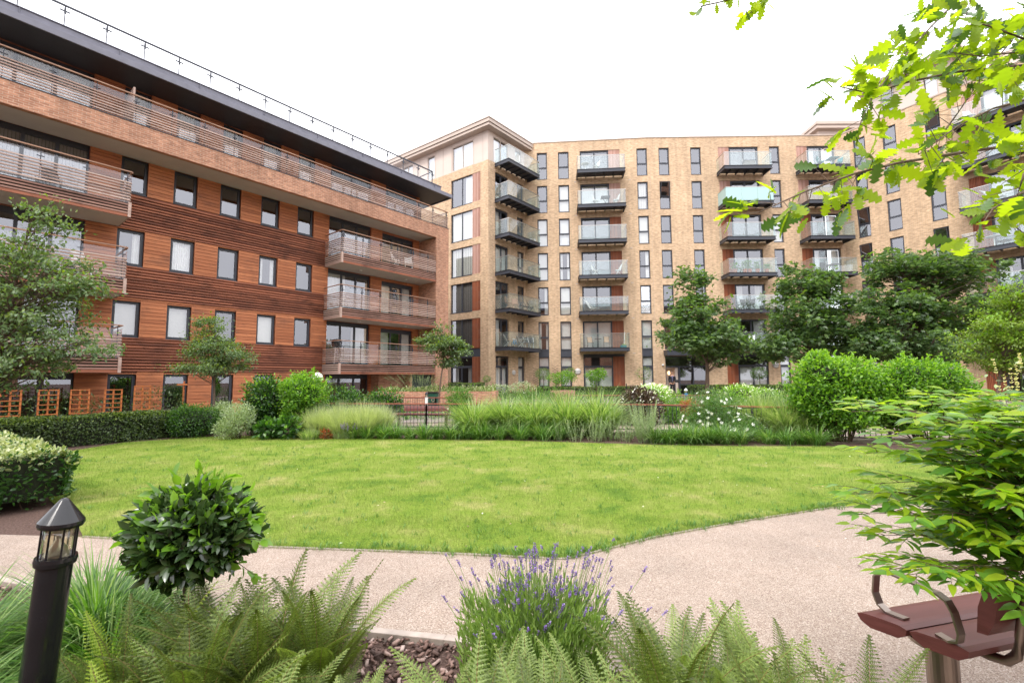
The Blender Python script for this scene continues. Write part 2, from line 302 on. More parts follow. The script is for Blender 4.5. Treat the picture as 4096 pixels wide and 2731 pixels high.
class MB:
    def __init__(s): s.V = []; s.F = []; s.m = []; s.sm = False
    def add(s, V, F, mi=0):
        o = len(s.V); s.V += [tuple(v) for v in V]; s.F += [tuple(i+o for i in f) for f in F]; s.m += [mi]*len(F); return s
    def box(s, x0, x1, y0, y1, z0, z1, mi=0):
        V = [(x0, y0, z0), (x1, y0, z0), (x1, y1, z0), (x0, y1, z0), (x0, y0, z1), (x1, y0, z1), (x1, y1, z1), (x0, y1, z1)]
        return s.add(V, [(0, 3, 2, 1), (4, 5, 6, 7), (0, 1, 5, 4), (1, 2, 6, 5), (2, 3, 7, 6), (3, 0, 4, 7)], mi)
    def beam(s, a, b, w, h, mi=0, up=(0, 0, 1)):
        a = Vector(a); b = Vector(b); d = (b-a).normalized(); u = Vector(up)
        if abs(d.dot(u)) > .98: u = Vector((0, 1, 0))
        x = d.cross(u).normalized()*w/2; y = x.cross(d).normalized()*h/2
        V = [a-x-y, a+x-y, a+x+y, a-x+y, b-x-y, b+x-y, b+x+y, b-x+y]
        return s.add(V, [(0, 3, 2, 1), (4, 5, 6, 7), (0, 1, 5, 4), (1, 2, 6, 5), (2, 3, 7, 6), (3, 0, 4, 7)], mi)
    def tube(s, pts, r, n=8, mi=0, cap=True):
        pts = [Vector(p) for p in pts]; rs = r if isinstance(r, (list, tuple)) else [r]*len(pts); V = []; F = []
        for i, p in enumerate(pts):
            d = (pts[min(i+1, len(pts)-1)]-pts[max(i-1, 0)]).normalized(); u = Vector((0, 0, 1)) if abs(d.z) < .95 else Vector((1, 0, 0))
            a = d.cross(u).normalized(); b = d.cross(a)
            for k in range(n): t = 2*PI*k/n; V.append(p+(a*math.cos(t)+b*math.sin(t))*rs[i])
        for i in range(len(pts)-1):
            for k in range(n): F.append((i*n+k, i*n+(k+1) % n, (i+1)*n+(k+1) % n, (i+1)*n+k))
        if cap: F += [tuple(range(n)), tuple(reversed(range(len(V)-n, len(V))))]
        return s.add(V, F, mi)
    def lathe(s, prof, n=20, c=(0, 0, 0), mi=0):
        V = []; F = []
        for r, z in prof:
            for k in range(n): t = 2*PI*k/n; V.append((c[0]+r*math.cos(t), c[1]+r*math.sin(t), c[2]+z))
        for i in range(len(prof)-1):
            for k in range(n): F.append((i*n+k, i*n+(k+1) % n, (i+1)*n+(k+1) % n, (i+1)*n+k))
        if prof[-1][0] > 1e-4: F.append(tuple(range(len(V)-n, len(V))))
        if prof[0][0] > 1e-4: F.append(tuple(reversed(range(n))))
        return s.add(V, F, mi)
    def build(s, name, mats, parent=None, loc=(0, 0, 0), rz=0, smooth=False, bevel=0):
        me = bpy.data.meshes.new(name); me.from_pydata(s.V, [], s.F)
        for m in (mats if isinstance(mats, (list, tuple)) else [mats]): me.materials.append(m)
        me.polygons.foreach_set('material_index', s.m)
        if smooth: me.polygons.foreach_set('use_smooth', [True]*len(s.F))
        me.update(); o = bpy.data.objects.new(name, me); link(o, parent); o.location = loc; o.rotation_euler = (0, 0, rz)
        if bevel:
            b = o.modifiers.new('bevel', 'BEVEL'); b.width = bevel; b.segments = 2; b.limit_method = 'ANGLE'
        return o
def npmesh(name, V, F, mats, mi=None, parent=None, loc=(0, 0, 0), rz=0, smooth=False):
    V = np.asarray(V, np.float32); F = np.asarray(F, np.int32); k = F.shape[1]
    me = bpy.data.meshes.new(name); me.vertices.add(len(V)); me.vertices.foreach_set('co', V.ravel())
    me.loops.add(F.size); me.loops.foreach_set('vertex_index', F.ravel())
    me.polygons.add(len(F)); me.polygons.foreach_set('loop_start', np.arange(0, F.size, k, dtype=np.int32)); me.polygons.foreach_set('loop_total', np.full(len(F), k, np.int32))
    for m in (mats if isinstance(mats, (list, tuple)) else [mats]): me.materials.append(m)
    if mi is not None: me.polygons.foreach_set('material_index', np.asarray(mi, np.int32))
    if smooth: me.polygons.foreach_set('use_smooth', np.ones(len(F), bool))
    me.update(calc_edges=True); me.validate()
    o = bpy.data.objects.new(name, me); link(o, parent); o.location = loc; o.rotation_euler = (0, 0, rz); return o
def cat_(parts):     # [(V,F,mi)] -> joined
    Vs, Fs, Ms, o = [], [], [], 0
    for V, F, m in parts:
        Vs.append(V); Fs.append(F+o); Ms.append(np.full(len(F), m) if np.isscalar(m) else m); o += len(V)
    return np.concatenate(Vs), np.concatenate(Fs), np.concatenate(Ms)

# leaf templates: x along the leaf 0..1, y width, z up
def T(v, f): return np.array(v, float), np.array(f, int)
DIAM = T([(0, 0, 0), (.45, -.28, .04), (1, 0, -.06), (.45, .28, .04)], [(0, 1, 2, 3)])
OVAL = T([(0, 0, 0), (.3, -.24, .05), (.68, -.22, .03), (1, 0, -.08), (.68, .22, .03), (.3, .24, .05), (.3, 0, 0), (.68, 0, -.02)], [(0, 1, 6, 0), (0, 6, 5, 0), (1, 2, 7, 6), (6, 7, 4, 5), (2, 3, 7, 7), (7, 3, 4, 7)])
OVAL = T(OVAL[0], [(0, 1, 2, 7), (0, 7, 4, 5), (2, 3, 4, 7)])
LANCE = T([(0, 0, 0), (.3, -.13, .04), (.65, -.11, .02), (1, 0, -.10), (.65, .11, .02), (.3, .13, .04), (.5, 0, -.02)], [(0, 1, 2, 6), (0, 6, 4, 5), (2, 3, 4, 6)])
MAPLE = T([(0, 0, 0), (.5, -.16, .0), (1, 0, -.08), (.5, .16, 0), (.25, -.62, -.05), (.62, -.5, -.06), (.25, .62, -.05), (.62, .5, -.06)], [(0, 1, 2, 3), (0, 4, 5, 1), (0, 3, 7, 6)])
def _oak():
    n = 15; V = []; F = []
    for i in range(n+1):
        t = i/n; w = .38*math.sin(PI*min(1, t*.93+.05))**.7*(.55+.6*t); lob = 1.0 if i % 3 == 1 else (.86 if i % 3 == 2 else .50)
        if i == n: w = .0
        if i == 0: w = .012; lob = 1
        xo = .02 if i % 3 == 1 else 0
        V += [(t, 0, -.10*t*t), (t+xo*(t < .95), -w*lob, .05-.14*t*t), (t+xo*(t < .95), w*lob, .05-.14*t*t)]
    for i in range(n):
        a = i*3; b = a+3; F += [(a, a+1, b+1, b), (a, b, b+2, a+2)]
    return T(V, F)
OAK = _oak()
def unit(a): return a/np.maximum(np.linalg.norm(a, axis=-1, keepdims=True), 1e-9)
def leaves(tmpl, P, D, Nn, S):
    TV, TF = tmpl; n = len(P); D = unit(D); Y = unit(np.cross(Nn, D)); Z = np.cross(D, Y); S = np.asarray(S).reshape(n, 1, 1)*np.ones((n, 1, 1))
    V = P[:, None, :] + S*(TV[None, :, 0:1]*D[:, None, :] + TV[None, :, 1:2]*Y[:, None, :] + TV[None, :, 2:3]*Z[:, None, :])
    F = TF[None] + (np.arange(n)*len(TV))[:, None, None]
    return V.reshape(-1, 3), F.reshape(-1, TF.shape[1])
def rdir(n, up=0.): 
    d = RN.normal(size=(n, 3)); d = unit(d); d[:, 2] += up; return unit(d)
def nptube(pts, rad, n=5):
    pts = np.asarray(pts, float); k = len(pts); d = unit(np.gradient(pts, axis=0)); u = np.where(np.abs(d[:, 2:3]) > .95, [[1., 0, 0]], [[0., 0, 1.]])
    a = unit(np.cross(d, u)); b = np.cross(d, a); t = np.arange(n)*2*PI/n
    V = (pts[:, None] + np.asarray(rad).reshape(-1, 1, 1)*(a[:, None]*np.cos(t)[None, :, None]+b[:, None]*np.sin(t)[None, :, None])).reshape(-1, 3)
    i = np.arange(k-1)[:, None]*n; j = np.arange(n)[None]; j2 = (j+1) % n
    F = np.stack([i+j, i+j2, i+n+j2, i+n+j], -1).reshape(-1, 4); return V, F
def blades(P, L_, W, reach, az, droop, seg=5, twist=.3):
    """arching strips. P (n,3); arrays n."""
    n = len(P); t = np.linspace(0, 1, seg+1); h = np.stack([np.cos(az), np.sin(az), 0*az], -1); side = np.stack([-np.sin(az+twist), np.cos(az+twist), 0*az], -1)
    up = L_[:, None]*(t[None]*1.0) - (droop*L_)[:, None]*t[None]**2.6
    out = reach[:, None]*t[None]**1.7
    C = P[:, None] + h[:, None]*out[..., None]; C[..., 2] += up
    wd = W[:, None]*np.minimum(1, (1.02-t)*2.2)[None]*np.minimum(1, .5+t*3)[None]/2
    V = np.stack([C-side[:, None]*wd[..., None], C+side[:, None]*wd[..., None]], 2).reshape(n, -1, 3)
    i = np.arange(seg)*2; Fs = np.stack([i, i+1, i+3, i+2], -1); F = Fs[None]+(np.arange(n)*2*(seg+1))[:, None, None]
    return V.reshape(-1, 3), F.reshape(-1, 4)

# ------------------------------------------------------------------ ground
def gz(x, y): 
    t = np.clip((np.asarray(y, float)-22)/6, 0, 1); s = np.clip((np.asarray(x, float)+9)/5, 0, 1); return .25*(t*t*(3-2*t))*s
def sheet(name, label, poly, z, mat, kind='structure', cat=None, step=None):
    bm = bmesh.new(); vs = [bm.verts.new((x, y, z)) for x, y in poly]; f = bm.faces.new(vs); bmesh.ops.triangulate(bm, faces=[f])
    bmesh.ops.recalc_face_normals(bm, faces=bm.faces[:])
    me = bpy.data.meshes.new(name); bm.to_mesh(me); bm.free()
    if me.polygons[0].normal.z < 0: me.flip_normals()
    me.materials.append(mat); o = bpy.data.objects.new(name, me); link(o); return tag(o, label, cat, None, kind)
def grid_sheet(name, label, x0, x1, y0, y1, nx, ny, dz, mat):
    X, Y = np.meshgrid(np.linspace(x0, x1, nx), np.linspace(y0, y1, ny)); V = np.stack([X, Y, gz(X, Y)+dz], -1).reshape(-1, 3)
    i, j = np.meshgrid(np.arange(nx-1), np.arange(ny-1)); a = (j*nx+i).ravel(); F = np.stack([a, a+1, a+nx+1, a+nx], -1)
    return tag(npmesh(name, V, F, mat), label, None, None, 'structure')
bpy_g = grid_sheet('ground', 'dark brown bark soil under the planting', -300, 300, -300, 300, 121, 601, 0, M['soil'])
grid_sheet('paving', 'grey brown courtyard paving near the buildings', -30, 45, 16.5, 46, 60, 60, .004, M['paving'])
LAWN = [(-4.17, 4.61), (-2.45, 4.33), (-.68, 4.14), (.0, 4.045), (.41, 3.985), (.66, 4.11), (1.32, 4.50), (2.38, 4.97), (3.65, 5.46), (4.35, 5.60), (6.3, 5.6), (8.6, 6.4), (9.4, 7.8), (8.21, 9.58), (6.88, 10.25), (5.01, 10.32), (3.8, 10.5), (2.63, 10.76), (.03, 11.47), (-1.93, 11.72), (-5.47, 12.31), (-7.2, 12.75), (-8.4, 12.5), (-9.55, 11.5), (-9.6, 9.9), (-8.4, 8.3), (-5.86, 5.98), (-4.7, 5.1)]
sheet('lawn', 'sunlit green lawn with yellow patches', LAWN, .008, M['lawn'])
KERB = [(-9, 4.2), (-4.5, 3.75), (-2.3, 3.15), (-.86, 2.84), (-.39, 2.75), (.35, 2.58), (.95, 2.15), (1.3, 1.7), (1.5, 1.1), (1.6, .2)]
sheet('path', 'pink resin gravel path round the lawn', [(-9.5, 5.1), (-6.5, 4.85)] + [(-5.06, 4.69)] + LAWN[0:11] + [(9.6, 5.3), (14, 4.6), (14, -1), (1.7, -1)] + KERB[::-1] + [(-9.5, 4.3)], .004, M['path'])
sheet('far_path', 'pale path beyond the planting and railing', [(-9, 15.2), (-6, 14.9), (-3.2, 14.3), (0, 13.7), (3.4, 12.9), (6.3, 11.6), (7.5, 10.75), (9.5, 10.6), (14, 10.6), (14, 14), (9.5, 14.1), (3, 15.6), (-3.5, 16.2), (-9, 17)], .004, M['path'])
def kerb(name, pts, w, h, label):
    mb = MB()
    for a, b in zip(pts, pts[1:]): mb.beam((*a, h/2-.02), (*b, h/2-.02), w, h+.04)
    return tag(mb.build(name, M['concrete'], bevel=.004), label, None, None, 'structure')
kerb('kerb', KERB, .055, .045, 'concrete edging between mulch bed and path')
kerb('lawn_edging', LAWN[0:11], .03, .014, 'thin edging strip between lawn and path')
# lawn blades
def inpoly(P, poly):
    x, y = P[:, 0], P[:, 1]; c = np.zeros(len(P), bool); n = len(poly)
    for i in range(n):
        x1, y1 = poly[i]; x2, y2 = poly[(i+1) % n]; k = ((y1 > y) != (y2 > y)) & (x < (x2-x1)*(y-y1)/(y2-y1+1e-12)+x1); c ^= k
    return c
def lawn_blades():
    Ps = []
    for y0, y1, dens in ((4, 5.2, 5200), (5.2, 7, 3000), (7, 9, 1500), (9, 13, 750)):
        n = int(dens*20*(y1-y0)); p = np.stack([RN.uniform(-10, 10, n), RN.uniform(y0, y1, n)], -1); p = p[(np.abs(p[:, 0]) < p[:, 1]*1.13+.4)]; Ps.append(p[inpoly(p, LAWN)])
    # ragged fringe along the near edge
    e = np.array(LAWN[0:11]); 
    for a, b in zip(e, e[1:]):
        k = int(np.linalg.norm(b-a)*1400); t = RN.random((k, 1)); Ps.append(a+(b-a)*t+RN.normal(0, .018, (k, 2)))
    p = np.concatenate(Ps); n = len(p); y = p[:, 1]; P = np.concatenate([p, np.full((n, 1), .006)], 1)
    h = RN.uniform(.018, .045, n)*(1+.05*(y-4)); w = RN.uniform(.0025, .0045, n)*(.6+.13*y); az = RN.uniform(0, 2*PI, n)
    V, F = blades(P, h, w, h*RN.uniform(.2, 1.1, n), az, np.zeros(n), 1)
    tag(npmesh('grass_blades', V, F, M['blade']), 'short green grass blades covering the lawn', 'grass', None, 'stuff')
lawn_blades()
def chips():
    n = 16000; p = np.stack([RN.uniform(-4.5, 1.6, n), RN.uniform(1.2, 3.9, n)], -1); poly = KERB+[(-9, .2)]
    p = p[inpoly(p, poly)]; n = len(p); P = np.concatenate([p, RN.uniform(.004, .03, (n, 1))], 1)
    cube = T([(-.5, -.5, -.12), (.5, -.35, -.12), (.45, .5, -.12), (-.5, .3, -.12), (-.4, -.4, .12), (.5, -.3, .12), (.35, .45, .12), (-.45, .35, .12)], [(0, 3, 2, 1), (4, 5, 6, 7), (0, 1, 5, 4), (1, 2, 6, 5), (2, 3, 7, 6), (3, 0, 4, 7)])
    cube[0][:, 1] *= .5
    V, F = leaves(cube, P, rdir(n)*[1, 1, .35], rdir(n, 2.2), RN.uniform(.012, .05, n))
    tag(npmesh('bark_mulch', V, F, M['chip']), 'brown bark chip mulch in the near bed', 'mulch', None, 'stuff')
chips()

# ================================================================== buildings
class Fac:
    """a facade frame: local x along the wall, outward = local -Y"""
    def __init__(s, parent, O, th=0.): s.p = parent; s.O = O; s.th = th
    def put(s, o, x=0, y=0, z=0, parent=None):
        c, n = math.cos(s.th), math.sin(s.th)
        o.location = (s.O[0]+x*c-y*n, s.O[1]+x*n+y*c, z); o.rotation_euler = (0, 0, s.th); o.parent = s.p; return o
    def mb(s, m, name, mats, **k): return s.put(m.build(name, mats, **k))
def wall_mesh(x0, x1, z0, z1, ops, depth, y=0, ends=(True, True), thick=.25):
    mb = MB(); xs = sorted({x0, x1} | {v for o in ops for v in o[:2]}); zs = sorted({z0, z1} | {v for o in ops for v in o[2:4]})
    xs = [v for v in xs if x0 <= v <= x1]; zs = [v for v in zs if z0 <= v <= z1]
    for a, b in zip(zs, zs[1:]):
        run = None; cz = (a+b)/2
        for c, d in zip(xs, xs[1:]):
            cx = (c+d)/2; hole = any(o[0] < cx < o[1] and o[2] < cz < o[3] for o in ops)
            if not hole: run = (run[0], d) if run else (c, d)
            if (hole or d == xs[-1]) and run: mb.add([(run[0], y, a), (run[1], y, a), (run[1], y, b), (run[0], y, b)], [(0, 1, 2, 3)]); run = None
    for xa, xb, za, zb in ops:
        D = y+depth
        mb.add([(xa, y, za), (xa, D, za), (xa, D, zb), (xa, y, zb)], [(0, 3, 2, 1)]); mb.add([(xb, y, za), (xb, D, za), (xb, D, zb), (xb, y, zb)], [(0, 1, 2, 3)])
        mb.add([(xa, y, zb), (xb, y, zb), (xb, D, zb), (xa, D, zb)], [(0, 1, 2, 3)]); mb.add([(xa, y, za), (xb, y, za), (xb, D, za), (xa, D, za)], [(0, 3, 2, 1)])
    if ends[0]: mb.add([(x0, y, z0), (x0, y+thick, z0), (x0, y+thick, z1), (x0, y, z1)], [(0, 3, 2, 1)])
    if ends[1]: mb.add([(x1, y, z0), (x1, y+thick, z0), (x1, y+thick, z1), (x1, y, z1)], [(0, 1, 2, 3)])
    return mb
def curtain_mesh(xa, xb, z0, z1, y, folds=14, amp=.02, gather=0):
    n = max(8, int((xb-xa)*70)); V = []; F = []
    for i in range(n+1):
        t = i/n; x = xa+(xb-xa)*t; yy = y+amp*math.sin(t*(xb-xa)*folds*2*PI+1.3*math.sin(t*7)); 
        V += [(x, yy, z0), (x+gather*math.sin(t*3)*.3, yy, (z0+z1)/2), (x, yy*1.0, z1)]
    for i in range(n):
        a = i*3; F += [(a, a+3, a+4, a+1), (a+1, a+4, a+5, a+2)]
    return V, F
PROTO = {}
def drape(win, kind, w, h, y=.24):
    mb = MB()
    if kind in ('none', None): return
    if kind == 'full': mb.add(*curtain_mesh(.06, w-.06, .05, h-.05, y)); m = M['curtain']
    elif kind == 'split': mb.add(*curtain_mesh(.06, w*.3, .05, h-.05, y)); mb.add(*curtain_mesh(w*.72, w-.06, .05, h-.05, y)); m = M['curtain']
    elif kind == 'right': mb.add(*curtain_mesh(w*.62, w-.06, .05, h-.05, y)); m = M['curtain']
    elif kind == 'left': mb.add(*curtain_mesh(.06, w*.45, .05, h-.05, y)); m = M['curtain']
    elif kind == 'blind':
        k = int((h-.12)/.03)
        for i in range(k): mb.box(.07, w-.07, y-.012, y+.01, .07+i*.03, .07+i*.03+.026)
        m = M['blind']
    elif kind == 'roller': mb.box(.07, w-.07, y-.005, y, .06, h-.06); m = M['blind']
    elif kind == 'vert' or kind == 'gvert':
        k = int((w-.12)/.09)
        for i in range(k): mb.box(.07+i*.09, .07+i*.09+.075, y-.01-(i % 2)*.02, y-(i % 2)*.02, .06, h-.06)
        m = M['blind'] if kind == 'vert' else M['greyblind']
    elif kind == 'foil': mb.box(.07, w-.07, .145, .15, .06, h-.06); m = M['foil']
    mb.build({'blind': 'blind', 'roller': 'blind', 'vert': 'blind', 'gvert': 'blind', 'foil': 'foil_sheet'}.get(kind, 'curtain'), m, win)
def frame_box(mb, xa, xb, za, zb, t, y0, y1):
    mb.box(xa, xa+t, y0, y1, za, zb).box(xb-t, xb, y0, y1, za, zb).box(xa+t, xb-t, y0, y1, za, za+t).box(xa+t, xb-t, y0, y1, zb-t, zb)
def window(fac, kind, x, z, w, h, dr='none', ajar=False):
    key = (kind, round(w, 2), round(h, 2), dr, ajar)
    if key not in PROTO:
        mb = MB(); y0, y1 = .10, .16; t = .055
        frame_box(mb, .004, w-.004, .004, h-.004, t, y0, y1)
        if kind == 'narrow':
            zt = h*.43; mb.box(t, w-t, y0-.004, y1-.004, zt-.045, zt+.045)
            if not ajar: frame_box(mb, t, w-t, zt+.045, h-t, .035, y0-.015, y1-.01)
            mb.box(0, w, -.025, .10, -.028, .0)
            panes = [(t, w-t, t, zt-.045), (t+.035, w-t-.035, zt+.08, h-t-.035)]
        elif kind == 'ground':      # door height unit with a transom light
            zt = h*.735; zl = h*.21; mb.box(t, w-t, y0-.004, y1-.004, zt-.07, zt+.07).box(t, w-t, y0-.004, y1-.004, zl-.05, zl+.05)
            frame_box(mb, t, w-t, zl+.05, zt-.07, .05, y0-.012, y1-.01)
            panes = [(t, w-t, t, zl-.05), (t+.05, w-t-.05, zl+.1, zt-.12), (t, w-t, zt+.07, h-t)]
        elif kind == 'punched':     # timber building
            frame_box(mb, t+.003, w-t-.003, t+.003, h-t-.003, .045, y0-.015, y1-.012); mb.box(-.0, w, -.03, .10, -.03, 0)
            panes = [(t+.045, w-t-.045, t+.045, h-t-.045)]
        elif kind == 'double':
            xm = w/2; mb.box(xm-.035, xm+.035, y0-.004, y1-.004, t, h-t); mb.box(0, w, -.025, .1, -.03, 0); panes = [(t, xm-.035, t, h-t), (xm+.035, w-t, t, h-t)]
        elif kind == 'triple':
            for i in (1, 2): mb.box(w*i/3-.05, w*i/3+.05, y0-.004, y1-.004, t, h-t)
            mb.box(t, w-t, y0-.002, y1-.002, h-.22, h-t)
            panes = [(t if i == 0 else w*i/3+.05, w-t if i == 2 else w*(i+1)/3-.05, t, h-.22) for i in range(3)]
        o = mb.build('window', M['slate'], bevel=0)
        pm = MB()
        for a, b, c, d in panes: pm.add([(a, .13, c), (b, .13, c), (b, .13, d), (a, .13, d)], [(0, 1, 2, 3)])
        if ajar and kind == 'narrow': 
            pm = MB(); a, b, c, d = panes[0]; pm.add([(a, .13, c), (b, .13, c), (b, .13, d), (a, .13, d)], [(0, 1, 2, 3)])
            zt = h*.43; sh = MB(); L_ = h-t-zt-.06; frame_box(sh, 0, w-2*t, 0, L_, .045, -.03, .02); s = sh.build('sash', M['slate'], o, loc=(t, .06, zt+.05)); s.rotation_euler = (R_(14), 0, 0)
            pq = MB().add([(.04, 0, .04), (w-2*t-.04, 0, .04), (w-2*t-.04, 0, L_-.04), (.04, 0, L_-.04)], [(0, 1, 2, 3)]); q = pq.build('pane', M['pane'], o, loc=(t, .055, zt+.05)); q.rotation_euler = (R_(14), 0, 0)
        pm.build('pane', M['pane'], o)
        if kind == 'punched' and h < 1.9: MB().box(-.03, 0, -.03, .09, 0, h+.03).box(w, w+.03, -.03, .09, 0, h+.03).box(0, w, -.03, .09, h, h+.03).build('lining', M['clad'], o)
        drape(o, dr, w, h); PROTO[key] = o
    else: o = copy_tree(PROTO[key])
    return fac.put(o, x, 0, z)
def shutter(fac, xa, xb, z0, z1, y=.02, zp=16.5):
    pale = z1 > zp; key = ('sh', round(xb-xa, 2), round(z1-z0, 2), pale)
    if key not in PROTO:
        mb = MB(); w = xb-xa; k = int(w/.075)
        for i in range(k): mb.box(i*w/k+.008, i*w/k+w/k*.55, 0, .05, .01, z1-z0-.01)
        mb.box(0, w, .05, .075, 0, z1-z0, 0)
        o = mb.build('shutter', M['shutter_pale' if pale else 'shutter']); PROTO[key] = o
    else: o = copy_tree(PROTO[key])
    return fac.put(o, xa, y, z0)
def slide_door(fac, xa, xb, z0, z1, dr='none', n=2, transom=0):
    w, h = xb-xa, z1-z0; key = ('door', round(w, 2), round(h, 2), dr, n, transom)
    if key not in PROTO:
        mb = MB(); y0, y1 = .10, .17; t = .07; frame_box(mb, .004, w-.004, .004, h-.004, t, y0, y1); top = h-t
        if transom: mb.box(t, w-t, y0-.004, y1-.004, transom-.05, transom+.05); top = transom-.05
        P_ = []
        for i in range(n):
            a = t+(w-2*t)*i/n; b = t+(w-2*t)*(i+1)/n; frame_box(mb, a+.002, b-.002, t+.002, top-.002, .055, y0-.02+.012*(i % 2), y1-.02)
            P_.append((a+.055, b-.055, t+.055, top-.055))
        if transom: P_.append((t, w-t, transom+.05, h-t))
        o = mb.build('balcony_door' if not transom else 'patio_door', M['slate']); pm = MB()
        for a, b, c, d in P_: pm.add([(a, .135, c), (b, .135, c), (b, .135, d), (a, .135, d)], [(0, 1, 2, 3)])
        pm.build('pane', M['pane'], o); drape(o, dr, w, (transom or h)-.06, .3)
        hd = MB().box(w/2-.10, w/2-.08, .02, .05, .95, 1.2).box(w/2-.095, w/2-.085, .05, .1, .97, .99); hd.build('handle', M['steel'], o); PROTO[key] = o
    else: o = copy_tree(PROTO[key])
    return fac.put(o, xa, 0, z0)
def steel_balcony(fac, xa, xb, z, d=1.4, glass='railglass'):
    w = xb-xa; key = ('bal', round(w, 2), glass)
    if key not in PROTO:
        mb = MB(); H_ = .27
        for a, b in (((0, -d), (w, -d)), ((0, -d), (0, -.02)), ((w, -d), (w, -.02))):
            x0, y0 = a; x1, y1 = b
            if y0 == y1:
                mb.box(x0, x1, y0-.006, y0+.006, -H_+.01, -.01); mb.box(x0-.05, x1+.05, y0-.05, y0+.05, -.012, .004); mb.box(x0-.05, x1+.05, y0-.05, y0+.05, -H_, -H_+.014)
            else:
                mb.box(x0-.006, x0+.006, y0+.006, y1, -H_+.01, -.01); mb.box(x0-.05, x0+.05, y0+.05, y1, -.0125, .0035); mb.box(x0-.05, x0+.05, y0+.05, y1, -H_+.001, -H_+.013)
        k = max(3, int(w/.62))
        for i in range(1, k): x = w*i/k; mb.box(x-.03, x+.03, -d+.05, -.02, -H_+.11, -.05)
        nb = int((d-.02)/.12)
        for i in range(nb): y = -d+.015+i*.12+.006; mb.box(.05, w-.05, y, y+.112, -.045, -.013, 1)
        o = mb.build('balcony', [M['slate'], M['slate']]); g = M[glass]; gh = 1.06
        k = 3 if w > 3 else 2
        for i in range(k): MB().box(w*i/k+.006, w*(i+1)/k-.006, -d-.006, -d+.006, .03, gh).build('glass_panel', g, o)
        for x in (0, w): MB().box(x-.006, x+.006, -d+.02, -.05, .03, gh).build('glass_panel', g, o)
        hr = MB().beam((-.02, -d, gh+.015), (w+.02, -d, gh+.015), .045, .03).beam((0, -d+.025, gh+.015), (0, -.02, gh+.015), .04, .03).beam((w, -d+.025, gh+.015), (w, -.02, gh+.015), .04, .03)
        hr.build('handrail', M['steel'], o); PROTO[key] = o
    else: o = copy_tree(PROTO[key])
    return fac.put(o, xa, 0, z)

# ------------------------------------------------------------------ timber clad building (left)
TB = empty('apartment_building', 'red brown timber clad block with slatted balconies and dark overhanging roof on the left', 'building', (-14.938, 17.062, 0), R_(51))
fl = Fac(TB, (0, 0))
XL = -9.0; XR = 14.5
WX = [0, 1.69, 3.39, 5.1, 6.82]; HD = [10.16, 7.32, 4.56, 1.78]
ops = []; wins = []
dr_t = {(0, 0): 'none', (0, 1): 'none', (0, 2): 'none', (0, 3): 'none', (0, 4): 'none', (1, 0): 'right', (1, 1): 'full', (1, 2): 'none', (1, 3): 'split', (1, 4): 'none', (2, 0): 'blind', (2, 1): 'blind', (2, 2): 'none', (2, 3): 'roller', (2, 4): 'none'}
for r, h in enumerate(HD):
    for c, x in enumerate(WX):
        hh = 1.38 if r < 3 else 1.60; ops.append((x, x+.84, h-hh, h)); wins.append(('punched', x, h-hh, .84, hh, dr_t.get((r, c), 'none')))
    z = h-2.2 if r < 3 else .02; zz = h+.02
    ops.append((-6.3, -3.7, z, zz)); ops.append((-3.45, -.9, z, zz)); ops.append((8.5, 11.05, z, zz))
    dd = ['none', 'left', 'right', 'none'][r]
    for a, b in ((-6.3, -3.7), (-3.45, -.9), (8.5, 11.05)): wins.append(('triple', a, z, b-a, zz-z, dd if a > 0 else 'gvert' if r == 0 else 'none'))
    if r < 3: ops.append((11.79, 14.05, z, zz-.13)); wins.append(('triple', 11.79, z, 2.26, zz-z-.13, 'split' if r else 'none'))
for a, b in ((-7.6, -4.4), (-3.9, -.93), (-.03, .81), (1.68, 2.51), (3.4, 4.2), (5.1, 5.93), (6.79, 7.64), (8.53, 11.0), (11.98, 14.3)):
    ops.append((a, b, 10.86, 12.93)); wins.append(('triple' if b-a > 1.5 else 'punched', a, 10.86, b-a, 2.07, 'vert' if (b-a < 1.5 and a > 1) else ('full' if a < 0 else 'none')))
fl.mb(wall_mesh(XL, XR, 0, 13.1, ops, .1, .012), 'wall', M['slat'])
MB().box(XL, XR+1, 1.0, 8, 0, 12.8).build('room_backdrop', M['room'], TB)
for k_, x, z, w_, h_, d_ in wins: window(fl, k_, x, z, w_, h_, d_)
def boards(name, mat, x0, x1, z0, z1, pitch, hgt, ya, yb, ops, seed, parent=TB, gapx=.004):
    rr = random.Random(seed); mb = MB(); z = z0
    while z < z1-.02:
        zt = min(z+hgt, z1); segs = [(x0, x1)]
        for a, b, c, d in ops:
            if c < zt-.01 and d > z+.01:
                ns = []
                for s, e in segs:
                    if b <= s or a >= e: ns.append((s, e)); continue
                    if a > s: ns.append((s, a))
                    if b < e: ns.append((b, e))
                segs = ns
        for s, e in segs:
            x = s
            while x < e-.01:
                nx = min(e, x+rr.uniform(2.2, 4.4)); nx = e if e-nx < .6 else nx; j = rr.uniform(-.003, .003)
                mb.box(x+gapx/2, nx-gapx/2, ya+j, yb, z, zt); x = nx
        z += pitch
    return mb.build(name, mat, parent)
bands = [(7.37, 8.72), (4.72, 5.90), (1.89, 3.16)]
zones = [(.06, 1.86), (3.20, 4.69), (5.94, 7.34), (8.76, 10.20)]
for i, (a, b) in enumerate(zones):
    boards('cladding', M['clad'], XL, XR if i else 11.2, a, b, .142, .127, -.034, .006, ops, 10+i)
for i, (a, b) in enumerate(bands):
    boards('slat_band', M['slat'], XL if False else .06, 8.3, a, b, .113, .05, -.075, -.01, ops, 20+i)
    boards('cladding', M['clad'], XL, .04, a, b, .142, .127, -.034, .006, ops, 30+i)
    boards('cladding', M['clad'], 8.32, XR, a, b, .142, .127, -.034, .006, ops, 33+i)
boards('cladding', M['clad'], XL, XR, 10.86, 13.08, .142, .127, -.034, .006, ops, 50)
